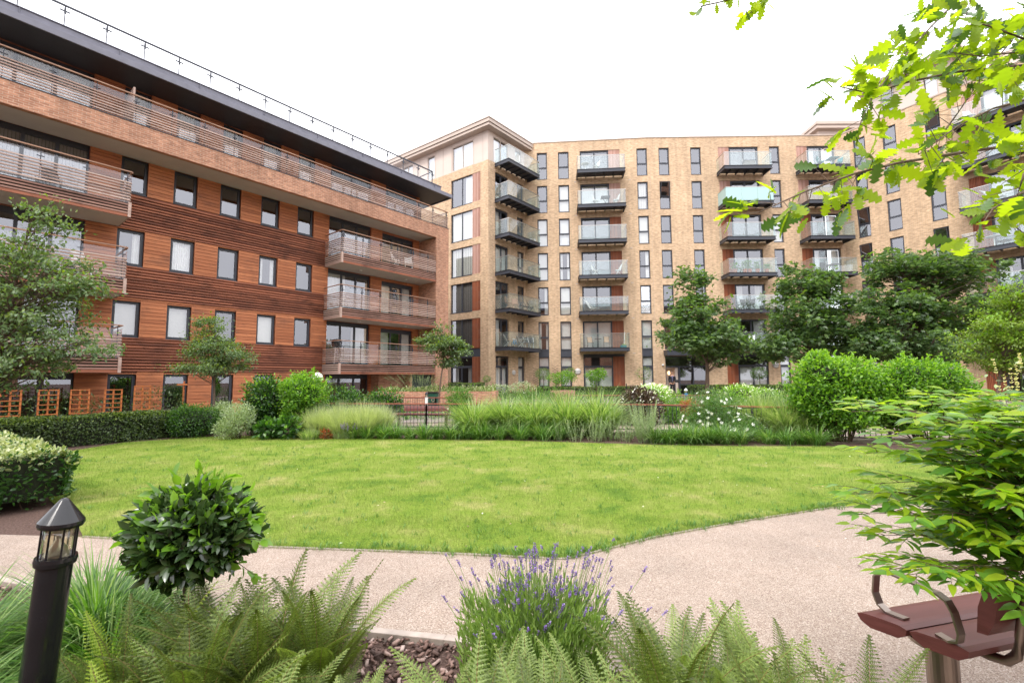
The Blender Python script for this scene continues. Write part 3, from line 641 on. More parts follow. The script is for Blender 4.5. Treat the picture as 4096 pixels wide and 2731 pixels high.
# timber linings round the openings
for a, b in ((8.32, 14.5), (XL, .04)):
    for z in (7.36, 4.60, 1.82):
        rt = a > 0; end = a if rt else b; s = 1 if rt else -1
        o = MB().box(a, b, -1.58, -.03, 0, .30).box(a+.02, b-.02, -1.5, -.03, .38, .42).build('balcony', M['soffit'], TB, (0, 0, z))
        MB().box(a+.03, b-.03, -1.598, -1.585, .09, .50).box(end-.012 if rt else end+.001, end-.001 if rt else end+.012, -1.57, -.03, .09, .50).build('fascia_shade_sheet', M['core'], o)  # dark sheet added as painted shade in the gaps between fascia slats
        fs = boards('fascia_slats', M['fslat'], a+.06, b-.06, .10, .50, .102, .055, -1.655, -1.60, [], int(z*10)+rt, o)
        MB().box(a+.01, b-.01, -1.64, -1.585, -.012, .085).build('fascia_board', M['slat'], o)
        e0, e1 = (a-.02, a+.03) if rt else (b-.03, b+.02)
        mb = MB()
        for k in range(4): mb.box(e0, e1, -1.57, -.03, .10+k*.102, .155+k*.102)
        for k in range(7): mb.box(e0+.01, e1-.01, -1.60, -.03, .585+k*.104, .631+k*.104)
        mb.box(e0+.01, e1-.01, -1.57, -.03, -.01, .085); mb.build('end_slats', M['greyslat'], o)
        MB().box(e0-.005, e0+.085 if rt else e1+.005, -1.665, -1.575, -.014, .52).build('corner_post', M['greyslat'], o) if rt else MB().box(e1-.085, e1+.005, -1.665, -1.575, -.014, .52).build('corner_post', M['greyslat'], o)
        boards('rail_slats', M['greyslat'], a+.02, b-.02, .585, 1.25, .104, .046, -1.66, -1.62, [], int(z*10)+7+rt, o)
        x = a+.1 if rt else b-.12; xs = []
        while a < x < b: xs.append(x); x += 1.095*s
        posts(xs, o, 'bal', [(-.008, .008, -1.615, -1.565, .4, 1.62), (-.09, .09, -1.635, -1.615, 1.36, 1.385), (-.012, .012, -1.64, -1.615, 1.28, 1.48)], M['slate'])
        MB().box(a+.02, b-.02, -1.612, -1.603, .5, 1.53).box(end-.004, end+.004, -1.59, -.05, .5, 1.53).build('glass_panel', M['clearglass'], o)
        MB().box(a-.01, b, -1.665, -1.60, 1.62, 1.655).box(min(end-.03, end+.03), end+.03, -1.60, -.02, 1.62, 1.655).build('handrail', M['rail_wood'], o)
        for x in (a+1.6, a+4.6): MB().lathe([(.09, 0), (.08, -.035), (0, -.04)], 12, (x, -.8, 0)).build('soffit_lamp', M['offwhite'], o)
# brick parapet, pier, terrace
mb = MB().box(XL, 15.5, -1.65, -1.45, 10.08, 10.84).box(15.3, 15.5, -1.45, 0, 10.08, 10.84); mb.build('parapet', M['redbrick'], TB)
MB().box(XL, 15.3, -1.45, -.03, 10.14, 10.62).build('terrace_slab', M['soffit'], TB)
MB().box(14.5, 15.5, -1.65, .3, 0, 10.08).build('pier', M['redbrick'], TB)
mb = MB().box(11.2, 12.9, -.75, .3, 0, 1.80).box(12.9, 14.5, -1.35, .3, 0, .80).box(12.9, 13.02, -1.35, .3, .80, 1.80).box(14.44, 14.5, -1.35, .3, .8, 1.80); mb.build('brick_plinth', M['redbrick'], TB)
mb = MB(); frame_box(mb, 13.02, 14.44, .80, 1.78, .05, -1.36, -1.28)
for k in range(13): mb.add([(13.07, -1.33, .86+k*.068), (14.39, -1.33, .86+k*.068), (14.39, -1.27, .91+k*.068), (13.07, -1.27, .91+k*.068)], [(0, 1, 2, 3)])
mb.box(13.07, 14.39, -1.25, -1.2, .82, 1.76); mb.build('louvre', M['slate'], TB)
o = MB().box(XL, 15.52, -1.67, -1.42, 10.842, 10.87).build('terrace_rail', M['slate'], TB)
boards('rail_slats', M['greyslat'], XL, 15.45, 10.93, 11.57, .098, .042, -1.64, -1.60, [], 77, o)
mb = MB()
for k in range(7): mb.box(15.42, 15.45, -1.6, 0, 10.93+k*.098, 10.962+k*.098)
mb.build('end_slats', M['greyslat'], o)
posts([.04+k*1.0935 for k in range(-6, 15) if .04+k*1.0935 < 15.45], o, 'ter', [(-.008, .008, -1.6, -1.54, 10.87, 11.88), (-.09, .09, -1.615, -1.6, 11.66, 11.685), (-.012, .012, -1.62, -1.6, 11.6, 11.78)], M['slate'])
MB().box(XL, 15.4, -1.59, -1.58, 10.9, 11.82).box(15.395, 15.405, -1.57, -.05, 10.9, 11.82).build('glass_panel', M['clearglass'], o)
MB().box(XL, 15.47, -1.645, -1.58, 11.88, 11.92).box(15.41, 15.47, -1.58, 0, 11.88, 11.92).build('handrail', M['rail_wood'], o)
MB().box(1.0-1.06, 1.06-1.06, -1.5, -.03, 10.87, 12.25).build('privacy_screen', M['greyslat'], TB)
# roof
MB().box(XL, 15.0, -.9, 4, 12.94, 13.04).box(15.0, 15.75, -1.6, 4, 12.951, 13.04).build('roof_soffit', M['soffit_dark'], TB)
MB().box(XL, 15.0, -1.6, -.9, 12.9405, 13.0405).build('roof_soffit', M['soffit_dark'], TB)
rf = MB().box(XL, 15.8, -1.66, -1.6, 12.90, 13.12).box(15.75, 15.81, -1.6, 4, 12.90, 13.12).box(XL, 15.76, -1.62, 6, 13.05, 13.10).box(XL, 15.02, -1.44, 5, 13.10, 13.44).box(XL, 15.06, -1.48, 5, 13.44, 13.475)
for k in range(10): rf.box(-8+k*2.5, -7.985+k*2.5, -1.49, -1.44, 13.11, 13.478)
rf.build('roof', M['slate2'], TB, bevel=.006)
o = MB().box(XL, 14.45, -1.335, -1.265, 14.24, 14.29).box(14.40, 14.45, -1.27, .45, 14.24, 14.28).build('roof_rail', M['slate'], TB)
posts([-1.95+k*1.09 for k in range(-6, 16) if -1.95+k*1.09 < 14.45]+[14.425], o, 'roof', [(-.014, .014, -1.32, -1.28, 13.47, 14.24), (-.13, .13, -1.34, -1.31, 14.03, 14.075), (-.028, .028, -1.345, -1.31, 13.96, 14.18)], M['slate'])
MB().box(-.015, .015, -.02, .02, 13.47, 14.24).build('rail_post', M['slate'], o, loc=(14.425, -.2, 0))
MB().add([(XL, -1.3, 13.52), (14.4, -1.3, 13.52), (14.4, -1.3, 14.2), (XL, -1.3, 14.2)], [(0, 1, 2, 3)]).add([(14.425, -1.25, 13.52), (14.425, .4, 13.52), (14.425, .4, 14.2), (14.425, -1.25, 14.2)], [(0, 1, 2, 3)]).build('glass_panel', M['clearglass'], o)

# ------------------------------------------------------------------ buff brick building (tower, centre, right wing)
BX, BY = -1.707, 33.37
BB = empty('apartment_building', 'buff brick block with glass balconies and a beige top storey closing the courtyard', 'building', (BX, BY, 0))
rel = lambda x, y: (x-BX, y-BY)
t1 = Fac(BB, (0, 0), R_(-36.3)); t2 = Fac(BB, (0, 0), R_(50)); c1 = Fac(BB, rel(11.2, 35.88), R_(-4.8)); c2 = Fac(BB, rel(11.2, 35.88), R_(-.8)); rw = Fac(BB, rel(27.9, 33.1), R_(-59))
HK = [20.06-2.8*k for k in range(6)]
def unitwin(fac, xa, xb, h, dr, ops, ajar=False): window(fac, 'narrow', xa, h-2.25, xb-xa, 2.25, dr, ajar); ops.append((xa, xb, h-2.25, h))
def column(fac, xa, xb, drs, ops, rows=range(6), ground=True, ajar=()):
    for k in rows: unitwin(fac, xa, xb, HK[k], drs[k], ops, k in ajar)
    if ground:
        ops.append((xa, xb, .26, HK[5]-2.25)); window(fac, 'ground', xa, .26, xb-xa, 2.98, drs[6] if len(drs) > 6 else 'full')
        fac.mb(MB().box(xa+.003, xb-.003, .02, .14, 3.24, HK[5]-2.282), 'spandrel', M['slate'])
def doorcol(fac, xa, xb, side, drs, ops, rows=range(6), ground=True):
    sw = .88
    for k in rows:
        z0, z1 = HK[k]-2.2, HK[k]+.0; ops.append((xa, xb, z0, z1))
        if side == 'L': shutter(fac, xa+.01, xa+sw, z0, z1); slide_door(fac, xa+sw, xb, z0, z1, drs[k])
        elif side == 'R': shutter(fac, xb-sw, xb-.01, z0, z1); slide_door(fac, xa, xb-sw, z0, z1, drs[k])
        else: slide_door(fac, xa, xb, z0, z1, drs[k])
    if ground:
        ops.append((xa, xb, .26, 3.45))
        if side == 'L': shutter(fac, xa+.01, xa+sw, .26, 3.24); slide_door(fac, xa+sw, xb, .26, 3.24, drs[6], 2, 2.22)
        elif side == 'R': shutter(fac, xb-sw, xb-.01, .26, 3.24); slide_door(fac, xa, xb-sw, .26, 3.24, drs[6], 2, 2.22)
        else: slide_door(fac, xa, xb, .26, 3.24, drs[6], 2, 2.22)
        fac.mb(MB().box(xa+.003, xb-.003, .03, .14, 3.245, 3.447), 'spandrel', M['slate'])
# centre left part
o1 = []
column(c1, -9.11, -8.28, ['none', 'none', 'roller', 'roller', 'right', 'split', 'full'], o1)
column(c1, -7.37, -6.5, ['none', 'roller', 'full', 'split', 'roller', 'full', 'full'], o1)
column(c1, -1.05, -.22, ['none', 'vert', 'roller', 'right', 'foil', 'full', 'full'], o1)
doorcol(c1, -5.60, -2.40, 'R', ['none', 'vert', 'none', 'none', 'none', 'full', 'full'], o1)
c1.mb(wall_mesh(-10.25, 0, 0, 20.9, o1, .2, ends=(False, False)), 'wall', M['brick'])
o2 = []
column(c2, .71, 1.55, ['none', 'none', 'none', 'none', 'none', 'none'], o2, ground=False, ajar=(1,))
column(c2, 3.26, 4.10, ['none', 'none', 'none', 'none', 'none', 'none'], o2, ground=False)
column(c2, 9.57, 10.39, ['none', 'none', 'roller', 'none', 'none', 'roller', 'full'], o2)
doorcol(c2, 5.48, 8.68, 'L', ['none', 'none', 'none', 'none', 'split', 'right', 'full'], o2)
doorcol(c2, 11.73, 14.78, 'L', ['split', 'none', 'right', 'split', 'none', 'none', 'full'], o2)
o2.append((.71, 4.08, .26, 3.24))
c2.mb(wall_mesh(0, 15.3, 0, 20.9, o2, .2, ends=(False, False)), 'wall', M['brick'])
# entrance
en = MB(); frame_box(en, .714, 4.076, .264, 3.236, .07, .10, .17); en.box(.784, 4.006, .095, .165, 2.36, 2.46).box(1.74, 1.86, .096, .166, .33, 2.36).box(2.85, 2.93, .096, .166, .33, 2.36).box(1.86, 4.0, .097, .16, 1.0, 1.06)
e_ = c2.mb(en, 'entrance', M['slate'])
MB().add([(.79, .13, 2.46), (4, .13, 2.46), (4, .13, 3.17), (.79, .13, 3.17)], [(0, 1, 2, 3)]).add([(1.86, .13, .33), (4, .13, .33), (4, .13, 2.36), (1.86, .13, 2.36)], [(0, 1, 2, 3)]).build('pane', M['pane'], e_)
MB().box(.70, 1.05, .55, .6, .26, 2.4).box(1.5, 1.72, .2, .9, .26, 2.4).box(.8, 1.7, .95, .98, .26, 2.4).build('hall_wall', M['panel'], e_)
mglow, t_, b_ = sm('lit_lamp'); b_.inputs['Emission Color'].default_value = (1, .62, .3, 1); b_.inputs['Emission Strength'].default_value = 1.6
MB().lathe([(0, -.16), (.07, -.12), (.1, 0), (.07, .12), (0, .16)], 12, (1.12, .5, 1.93)).build('hall_lamp', mglow, e_, smooth=True)
c2.mb(MB().box(.60, 4.3, -.9, .09, 3.26, 3.62).box(.57, 4.33, -.93, .09, 3.62, 3.66), 'canopy', M['slate'])
c2.mb(MB().box(.42, .56, -.14, -.01, 2.5, 2.62).box(.44, .54, -.2, -.14, 2.52, 2.58), 'security_camera', M['white'])
# right wing
o3 = []
column(rw, -2.04, -1.24, ['none', 'none', 'none', 'none', 'none', 'none'], o3, ajar=(2, 3, 4))
column(rw, -.14, .69, ['none']*6, o3)
column(rw, 2.34, 3.15, ['none', 'none', 'none', 'none', 'none', 'none'], o3, ajar=(0, 3))
doorcol(rw, 4.30, 7.45, 'L', ['full', 'none', 'left', 'none', 'split', 'none', 'none'], o3)
column(rw, 8.6, 9.4, ['none']*6, o3)
rw.mb(wall_mesh(-3.12, 14, 0, 20.88, o3, .2, ends=(False, True)), 'wall', M['brick'])
# tower
o4 = []; o5 = []
T1D = ['none', 'right', 'roller', 'vert', 'gvert', 'gvert']
for k in range(1, 6):
    h = HK[k]; o4.append((-3.82, -.77, h-2.25, h)); shutter(t1, -1.58, -.775, h-2.25, h, zp=11); window(t1, 'double', -3.82, h-2.25, 2.24, 2.25, T1D[k])
o4.append((-3.82, -.77, .26, HK[5]-2.25)); shutter(t1, -1.58, -.775, .26, 3.19); slide_door(t1, -3.82, -1.58, .26, 3.19, 'split', 2, 2.22)
t1.mb(MB().box(-3.817, -.773, .04, .14, 3.195, HK[5]-2.282), 'spandrel', M['slate'])
for k in range(1, 6):
    h = HK[k]; o5.append((.76, 2.27, h-2.2, h)); slide_door(t2, .76, 2.27, h-2.2, h, ['none', 'none', 'left', 'full', 'none', 'left'][k]); unitwin(t2, 3.38, 4.2, h, ['none', 'none', 'none', 'right', 'none', 'none'][k], o5)
o5.append((.76, 2.27, .26, 3.24)); slide_door(t2, .76, 2.27, .26, 3.24, 'full', 2, 2.22); o5.append((3.4, 4.21, .26, 3.24)); window(t2, 'ground', 3.4, .26, .81, 2.98, 'full')
t1.mb(wall_mesh(-14, 0, 0, 17.95, o4, .2, ends=(True, False)), 'wall', M['brick']); t2.mb(wall_mesh(0, 4.45, 0, 17.95, o5, .2, ends=(False, False)), 'wall', M['brick'])
# beige top storey of the tower
p1 = [(-3.7, -1.53, 18.02, 19.98), (-6.56, -5.72, 18.02, 20.02), (-9.6, -8.4, 18.02, 20.02)]; p2 = [(.62, 2.3, 18.0, 20.0), (3.2, 4.0, 18.0, 20.0)]
t1.mb(wall_mesh(-14, 0, 17.952, 20.3, p1, .15, .02, ends=(True, False)), 'cladding', M['panel']); t2.mb(wall_mesh(0, 4.6, 17.952, 20.3, p2, .15, .02, ends=(False, False)), 'cladding', M['panel'])
def beigewin(fac, xa, xb, z0, z1, n, dr):
    w_, h_ = xb-xa, z1-z0; mb = MB(); frame_box(mb, .003, w_-.003, .003, h_-.003, .05, .06, .12)
    if n == 2: mb.box(w_/2-.03, w_/2+.03, .058, .118, .05, h_-.05)
    o = fac.mb(mb, 'window', M['cornice']); MB().add([(.05, .09, .05), (w_-.05, .09, .05), (w_-.05, .09, h_-.05), (.05, .09, h_-.05)], [(0, 1, 2, 3)]).build('pane', M['pane'], o); drape(o, dr, w_, h_, .2); fac.put(o, xa, 0, z0)
beigewin(t1, *p1[0], 2, 'full'); beigewin(t1, *p1[1], 1, 'full'); beigewin(t1, *p1[2], 2, 'full'); beigewin(t2, *p2[0], 2, 'left'); beigewin(t2, *p2[1], 1, 'full')
mb = MB()
for x in (-.54, -4.74, -5.6, -7.5, -10.5, -1.45, -3.78): mb.box(x-.012, x+.012, .006, .019, 18.0, 20.25)
t1.mb(mb, 'panel_joints', M['cornice'])
def cornice(fac, x0, x1, zs, name='cornice'):
    mb = MB()
    for ov, z0, z1, in zs: mb.box(x0-(ov if name == 'both' or name == 'l' else 0), x1, -ov, 1.5, z0, z1)
    return fac.mb(mb, 'cornice', M['cornice'])
def prism_cornice(zs, parent):      # mitred round the tower corner
    mb = MB()
    for ov, z0, z1 in zs:
        def pt(f, x, y): c, n = math.cos(f.th), math.sin(f.th); return (f.O[0]+x*c-y*n, f.O[1]+x*n+y*c)
        a = pt(t1, -14.3, -ov); d = pt(t1, -14.3, 3); b0 = Vector(pt(t1, 0, -ov)); b1 = Vector(pt(t1, -1, -ov)); e0 = Vector(pt(t2, 0, -ov)); e1 = Vector(pt(t2, 1, -ov))
        from mathutils.geometry import intersect_line_line
        q = intersect_line_line(b0.to_3d(), b1.to_3d(), e0.to_3d(), e1.to_3d())[0]; c = pt(t2, 4.75, -ov); f_ = pt(t2, 4.75, 3.0)
        P_ = [a, (q.x, q.y), c, f_, d]; n = len(P_); V = [(*p, z0) for p in P_]+[(*p, z1) for p in P_]
        mb.add(V, [tuple(reversed(range(n))), tuple(range(n, 2*n))]+[(i, (i+1) % n, n+(i+1) % n, n+i) for i in range(n)])
    return mb.build('cornice', M['cornice'], parent)
prism_cornice([(.55, 20.28, 20.46), (.50, 20.461, 20.50), (.62, 20.501, 20.74), (.57, 20.741, 20.77), (.66, 20.771, 20.86)], BB)
c1.mb(MB().box(-10.3, .03, -.04, .4, 20.9, 20.98), 'coping', M['cornice']); c2.mb(MB().box(.03, 15.2, -.04, .4, 20.9, 20.98), 'coping', M['cornice']); rw.mb(MB().box(-3.05, 14, -.04, .4, 20.88, 20.96), 'coping', M['cornice'])
# right wing top storey
p3 = [(-.07, .75, 20.98, 22.9), (2.45, 3.2, 20.98, 22.9)]
rw.mb(wall_mesh(-.75, 3.96, 20.962, 23.15, p3, .15, .02), 'cladding', M['panel']); beigewin(rw, *p3[0], 1, 'none'); beigewin(rw, *p3[1], 1, 'full')
rw.mb(MB().box(-.75, -.7, .27, 6, 20.962, 23.15).box(3.91, 3.96, .27, 6, 20.962, 23.15).box(-.7, 3.9, 1.2, 1.25, 20.962, 23.15), 'cladding', M['panel'])
rw.mb(MB().box(-1.35, 4.55, -.58, 6.3, 23.15, 23.32).box(-1.3, 4.5, -.53, 6.2, 23.32, 23.36).box(-1.42, 4.62, -.65, 6.4, 23.36, 23.6), 'cornice', M['cornice'])
rw.mb(MB().box(5.2, 14, 2.5, 6.3, 20.96, 23.2), 'cladding', M['panel'])
so_ = MB().box(28.75, 34, 41.4, 46, 21, 24.5).build('roof_house', M['panel'], BB, (-BX, -BY, 0)); MB().box(28.3, 34.5, 40.9, 46.5, 24.5, 24.8).box(28.2, 34.6, 40.8, 46.6, 24.82, 25.1).build('cornice', M['cornice'], so_)
# masses behind the openings, roofs
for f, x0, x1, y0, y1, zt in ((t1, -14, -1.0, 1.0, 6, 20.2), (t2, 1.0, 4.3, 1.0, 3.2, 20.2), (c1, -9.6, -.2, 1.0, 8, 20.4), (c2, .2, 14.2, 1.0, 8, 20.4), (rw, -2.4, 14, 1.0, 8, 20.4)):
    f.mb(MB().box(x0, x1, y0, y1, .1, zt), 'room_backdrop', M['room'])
for f, x0, x1 in ((c1, -9.9, 0), (c2, 0, 15), (rw, -3, 14)):
    f.mb(MB().box(x0, x1, .02, 8, 20.6, 20.85), 'roof', M['cornice'])
# balconies
for k in range(6):
    z = 17.86-2.8*k
    steel_balcony(t2, .72, 4.50, z); steel_balcony(c1, -5.88, -2.23, z)
    steel_balcony(c2, 5.31, 8.94, z, glass='frosted' if k == 1 else 'railglass'); steel_balcony(c2, 11.60, 14.95, z); steel_balcony(rw, 4.10, 7.75, z)
mb = MB()
for i in range(95): mb.box(11.66+i*.034, 11.66+i*.034+.024, -1.37, -1.355, 15.1, 16.08)
c2.mb(mb, 'reed_screen', M['tan'])
# vents and downpipes
mb = MB()
for k in range(6):
    for x in (-1.75, -6.1): mb.box(x, x+.2, -.012, 0, HK[k]-2.62, HK[k]-2.55)
c1.mb(mb, 'air_brick', M['cornice'])
c2.mb(MB().box(-.012, .0, -.006, .0, .3, 20.9), 'movement_joint', M['cornice'])
# block behind the camera (only reflections show it)
KB = empty('apartment_building', 'brick block standing behind the viewer, showing only as a dark reflection in low windows', 'building', (-30, -17, 0))
kf = Fac(KB, (60, 0), R_(180)); ok = []
for k in range(5):
    for i in range(14): ok.append((2+i*4, 3.6+i*4, 1.0+2.8*k, 2.9+2.8*k))
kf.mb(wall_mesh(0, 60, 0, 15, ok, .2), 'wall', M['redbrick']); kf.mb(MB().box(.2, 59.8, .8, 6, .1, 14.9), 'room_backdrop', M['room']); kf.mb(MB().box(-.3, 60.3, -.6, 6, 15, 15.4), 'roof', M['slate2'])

# ================================================================== vegetation builders
def crown_points(blobs, n, rng=RN):
    """blobs: (cx,cy,cz,rx,ry,rz) ; points biased to the outside of each blob"""
    vol = np.array([b[3]*b[4]*b[5] for b in blobs])**.75; k = rng.choice(len(blobs), n, p=vol/vol.sum()); B = np.array(blobs)[k]
    d = unit(rng.normal(size=(n, 3))); r = rng.random(n)**.45
    return B[:, :3]+d*B[:, 3:]*r[:, None]
def tree(name, label, cat, base, blobs, ncl, per, size, tmpl, mats, trunk=.09, clr=.35, group=None, tipf=.25, lean=(0, 0), fork=.35, flat=.6, bark='bark', nleaders=1):
    bx, by, bz = base; root = empty(name, label, cat, base, 0, group)
    C = crown_points(blobs, ncl)
    lo = C[:, 2].min(); hi = C[:, 2].max(); cx, cy = C[:, 0].mean(), C[:, 1].mean()
    parts = []; tops = []
    for l in range(nleaders):
        ox, oy = RN.normal(0, .12*(nleaders > 1)*(hi-lo)*.5, 2) if nleaders > 1 else (0, 0)
        tx, ty = cx+ox, cy+oy; k = 9; t = np.linspace(0, 1, k)[:, None]
        tr = np.concatenate([tx*t**1.3+lean[0]*t*(1-t)+RN.normal(0, .012, (k, 1))*hi*t*.5, ty*t**1.3+lean[1]*t*(1-t)+RN.normal(0, .012, (k, 1))*hi*t*.5, hi*.93*t], 1)
        V, F = nptube(tr, trunk*(1-.82*t[:, 0])/(1 if l == 0 else 1.4), 7); parts.append((V, F, 0)); tops.append(tr)
    for i, c in enumerate(C):
        tr = tops[i % nleaders]; zs = np.clip(c[2]-abs(RN.normal(.25, .12))*np.hypot(c[0]-cx, c[1]-cy)*1.6-.1, lo*.75, hi*.9)
        s = np.array([np.interp(zs, tr[:, 2], tr[:, 0]), np.interp(zs, tr[:, 2], tr[:, 1]), zs]); m_ = (s+c)/2+[0, 0, .05*np.linalg.norm(c-s)]+RN.normal(0, .03, 3)
        t = np.linspace(0, 1, 5)[:, None]; P_ = s*(1-t)**2+2*m_*t*(1-t)+c*t**2
        V, F = nptube(P_, trunk*np.array([.3, .22, .16, .11, .05])*(.6+.4*fork), 4); parts.append((V, F, 0))
        for q in range(3):
            e = c+RN.normal(0, clr*.6, 3)*[1, 1, flat]; V, F = nptube(np.array([P_[3], (P_[3]+e)/2+RN.normal(0, .03, 3), e]), trunk*np.array([.1, .07, .03]), 3)
            F = F; parts.append((V, F, 0))
    V, F, m_ = cat_(parts); npmesh('trunk', V, F, M[bark], parent=root, smooth=True)
    cnt = RN.integers(int(per*.5), int(per*1.5), ncl); idx = np.repeat(np.arange(ncl), cnt); n = len(idx)
    P_ = C[idx]+RN.normal(0, clr, (n, 3))*[1, 1, flat]*RN.uniform(.5, 1.1, (ncl, 1))[idx]
    ctr = np.array([cx, cy, (lo+hi)/2]); outw = unit(P_-ctr); D = unit(outw*.7+RN.normal(0, .6, (n, 3))+[0, 0, -.12]); Nn = unit(RN.normal(0, .45, (n, 3))+[0, 0, 1]+outw*.3)
    V, F = leaves(tmpl, P_, D, Nn, RN.uniform(.65, 1.25, n)*size)
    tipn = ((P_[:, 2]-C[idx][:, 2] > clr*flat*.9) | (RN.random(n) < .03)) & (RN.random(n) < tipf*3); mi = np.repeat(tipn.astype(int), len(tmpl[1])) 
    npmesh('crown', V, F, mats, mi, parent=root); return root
def bush(name, label, cat, base, blobs, n, size, tmpl, mats, group=None, tipf=.2, core=True, stems=14, up=.5, shell=.55, tipz=.55, rough=.06, stemr=.012, shoots=0):
    """dense shrub: leaves through the outer shell of ellipsoid blobs (relative to base)"""
    root = empty(name, label, cat, base, 0, group); B = np.array(blobs, float); vol = (B[:, 3]*B[:, 4]*B[:, 5])**.67
    k = RN.choice(len(B), n, p=vol/vol.sum()); d = unit(RN.normal(size=(n, 3))); r = 1-(1-shell)*RN.random(n)**1.6
    # lumpy surface
    lump = 1+rough*2.6*np.sin(d[:, 0]*6+k)*np.sin(d[:, 1]*5+2*k)*np.cos(d[:, 2]*6)+np.abs(RN.normal(0, rough*1.3, n))*np.where(RN.random(n) < .5, 1, -.6)
    P_ = B[k, :3]+d*B[k, 3:]*(r*lump)[:, None]; keep = P_[:, 2] > .02; P_, d, k, r = P_[keep], d[keep], k[keep], r[keep]; n = len(P_)
    D = unit(d*.8+RN.normal(0, .5, (n, 3))+[0, 0, up*.5]); Nn = unit(RN.normal(0, .5, (n, 3))+[0, 0, .7]+d*.6)
    if shoots:
        q = RN.integers(n, size=shoots); q = q[r[q] > .85]; k2 = 9; u_ = np.tile(np.linspace(.15, 1, k2), len(q)); Ls = np.repeat(RN.uniform(.08, .30, len(q)), k2); q = np.repeat(q, k2); up_ = unit(d[q]*.7+[0, 0, .8]+np.repeat(RN.normal(0, .25, (len(q)//k2, 3)), k2, 0))
        P_ = np.concatenate([P_, P_[q]+up_*(u_*Ls)[:, None]]); D = np.concatenate([D, unit(up_+RN.normal(0, .8, (len(q), 3)))]); Nn = np.concatenate([Nn, rdir(len(q), 1.0)]); r = np.concatenate([r, np.full(len(q), 1.3)]); n = len(P_)
    V, F = leaves(tmpl, P_, D, Nn, RN.uniform(.6, 1.25, n)*size)
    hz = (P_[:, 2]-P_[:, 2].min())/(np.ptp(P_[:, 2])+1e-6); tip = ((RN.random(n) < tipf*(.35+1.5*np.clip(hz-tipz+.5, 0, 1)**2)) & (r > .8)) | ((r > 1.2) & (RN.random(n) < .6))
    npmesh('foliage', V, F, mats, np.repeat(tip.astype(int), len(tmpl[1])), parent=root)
    parts = []
    for i in range(stems):
        b = B[RN.integers(len(B))]; e = b[:3]+unit(RN.normal(size=3))*b[3:]*.7; e[2] = max(e[2], .1); s = np.array([e[0]*.25+RN.normal(0, .05), e[1]*.25+RN.normal(0, .05), 0]); t = np.linspace(0, 1, 6)[:, None]
        P2 = s*(1-t)+e*t; P2[:, 2] = s[2]+(e[2]-s[2])*t[:, 0]**.8; V, F = nptube(P2+RN.normal(0, .012, P2.shape), stemr*(1-.7*t[:, 0]), 4); parts.append((V, F, 0))
    if parts: V, F, _ = cat_(parts); npmesh('stems', V, F, M['twig'], parent=root, smooth=True)
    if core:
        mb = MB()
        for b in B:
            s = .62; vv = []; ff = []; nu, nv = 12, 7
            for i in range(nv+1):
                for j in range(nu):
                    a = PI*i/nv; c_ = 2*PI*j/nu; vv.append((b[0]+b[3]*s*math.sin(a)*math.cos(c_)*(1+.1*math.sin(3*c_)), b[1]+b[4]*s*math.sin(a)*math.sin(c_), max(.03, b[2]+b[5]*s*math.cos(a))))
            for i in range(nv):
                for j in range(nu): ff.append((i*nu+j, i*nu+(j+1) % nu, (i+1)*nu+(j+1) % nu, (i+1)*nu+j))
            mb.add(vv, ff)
        mb.build('shade_core', M['core'], root)  # opaque stand-in for the twiggy inside, coloured dark as its shade
    return root
def clump(name, label, cat, base, n, h, w, reach, mat, droop=.35, spread=.12, seg=6, group=None, mats2=None, mixf=0, hvar=.3, upr=0, rmin=.05):
    r = spread*np.sqrt(RN.random(n)); a = RN.uniform(0, 2*PI, n); P_ = np.stack([r*np.cos(a), r*np.sin(a), 0*r], -1)
    az = a+RN.normal(0, .5, n); Ls = h*RN.uniform(1-hvar, 1.12, n)*(1-.25*r/spread*(1-upr)); rc = reach*h*RN.uniform(rmin, 1, n)**.8*(.3+.7*r/spread+rmin*.4)
    V, F = blades(P_, Ls, w*RN.uniform(.6, 1.2, n), rc, az, droop*RN.uniform(.2, 1.3, n)*(rc/(reach*h)), seg)
    mi = np.repeat((RN.random(n) < mixf).astype(int), seg) if mats2 else None
    o = npmesh(name, V, F, [mat]+([mats2] if mats2 else []), mi, loc=base); return tag(o, label, cat, group)
def P3(px, py, Y, rel=None): 
    p = at(px, py, Y); return p if rel is None else (p[0]-rel[0], p[1]-rel[1], p[2]-rel[2])
def blob(px, py, Y, rx, rz, base, ry=None):     # ellipsoid centre seen at px,py; radii in overview pixels
    p = at(px, py, Y); k = Y/1059.5; return (p[0]-base[0], p[1]-base[1], p[2]-base[2], rx*k, (ry or rx)*k, rz*k)
def base_at(px, Y): p = at(px, 884, Y); return (p[0], Y, float(gz(p[0], Y)))

# ---- the courtyard trees
b = base_at(1622, 27); tree('maple_tree', 'pointed dark green maple in front of the glazed entrance door', 'tree', b, [blob(1590, 655, 27, 38, 45, b), blob(1610, 720, 27, 72, 50, b), blob(1610, 775, 27, 98, 42, b), blob(1650, 800, 27, 60, 35, b), blob(1560, 740, 27, 45, 30, b)], 165, 64, .19, MAPLE, [G['maple'], G['maple_tip']], .12, .34, 'maples before the brick block', lean=(.5, 0))
b = base_at(1850, 27); tree('maple_tree', 'middle maple with a loose open crown showing brick through it', 'tree', b, [blob(1835, 650, 27, 55, 48, b), blob(1850, 720, 27, 88, 55, b), blob(1800, 790, 27, 65, 38, b), blob(1900, 770, 27, 60, 45, b), blob(1880, 660, 27, 45, 35, b)], 185, 60, .19, MAPLE, [G['maple'], G['maple_tip']], .10, .34, 'maples before the brick block', lean=(.3, 0), nleaders=2)
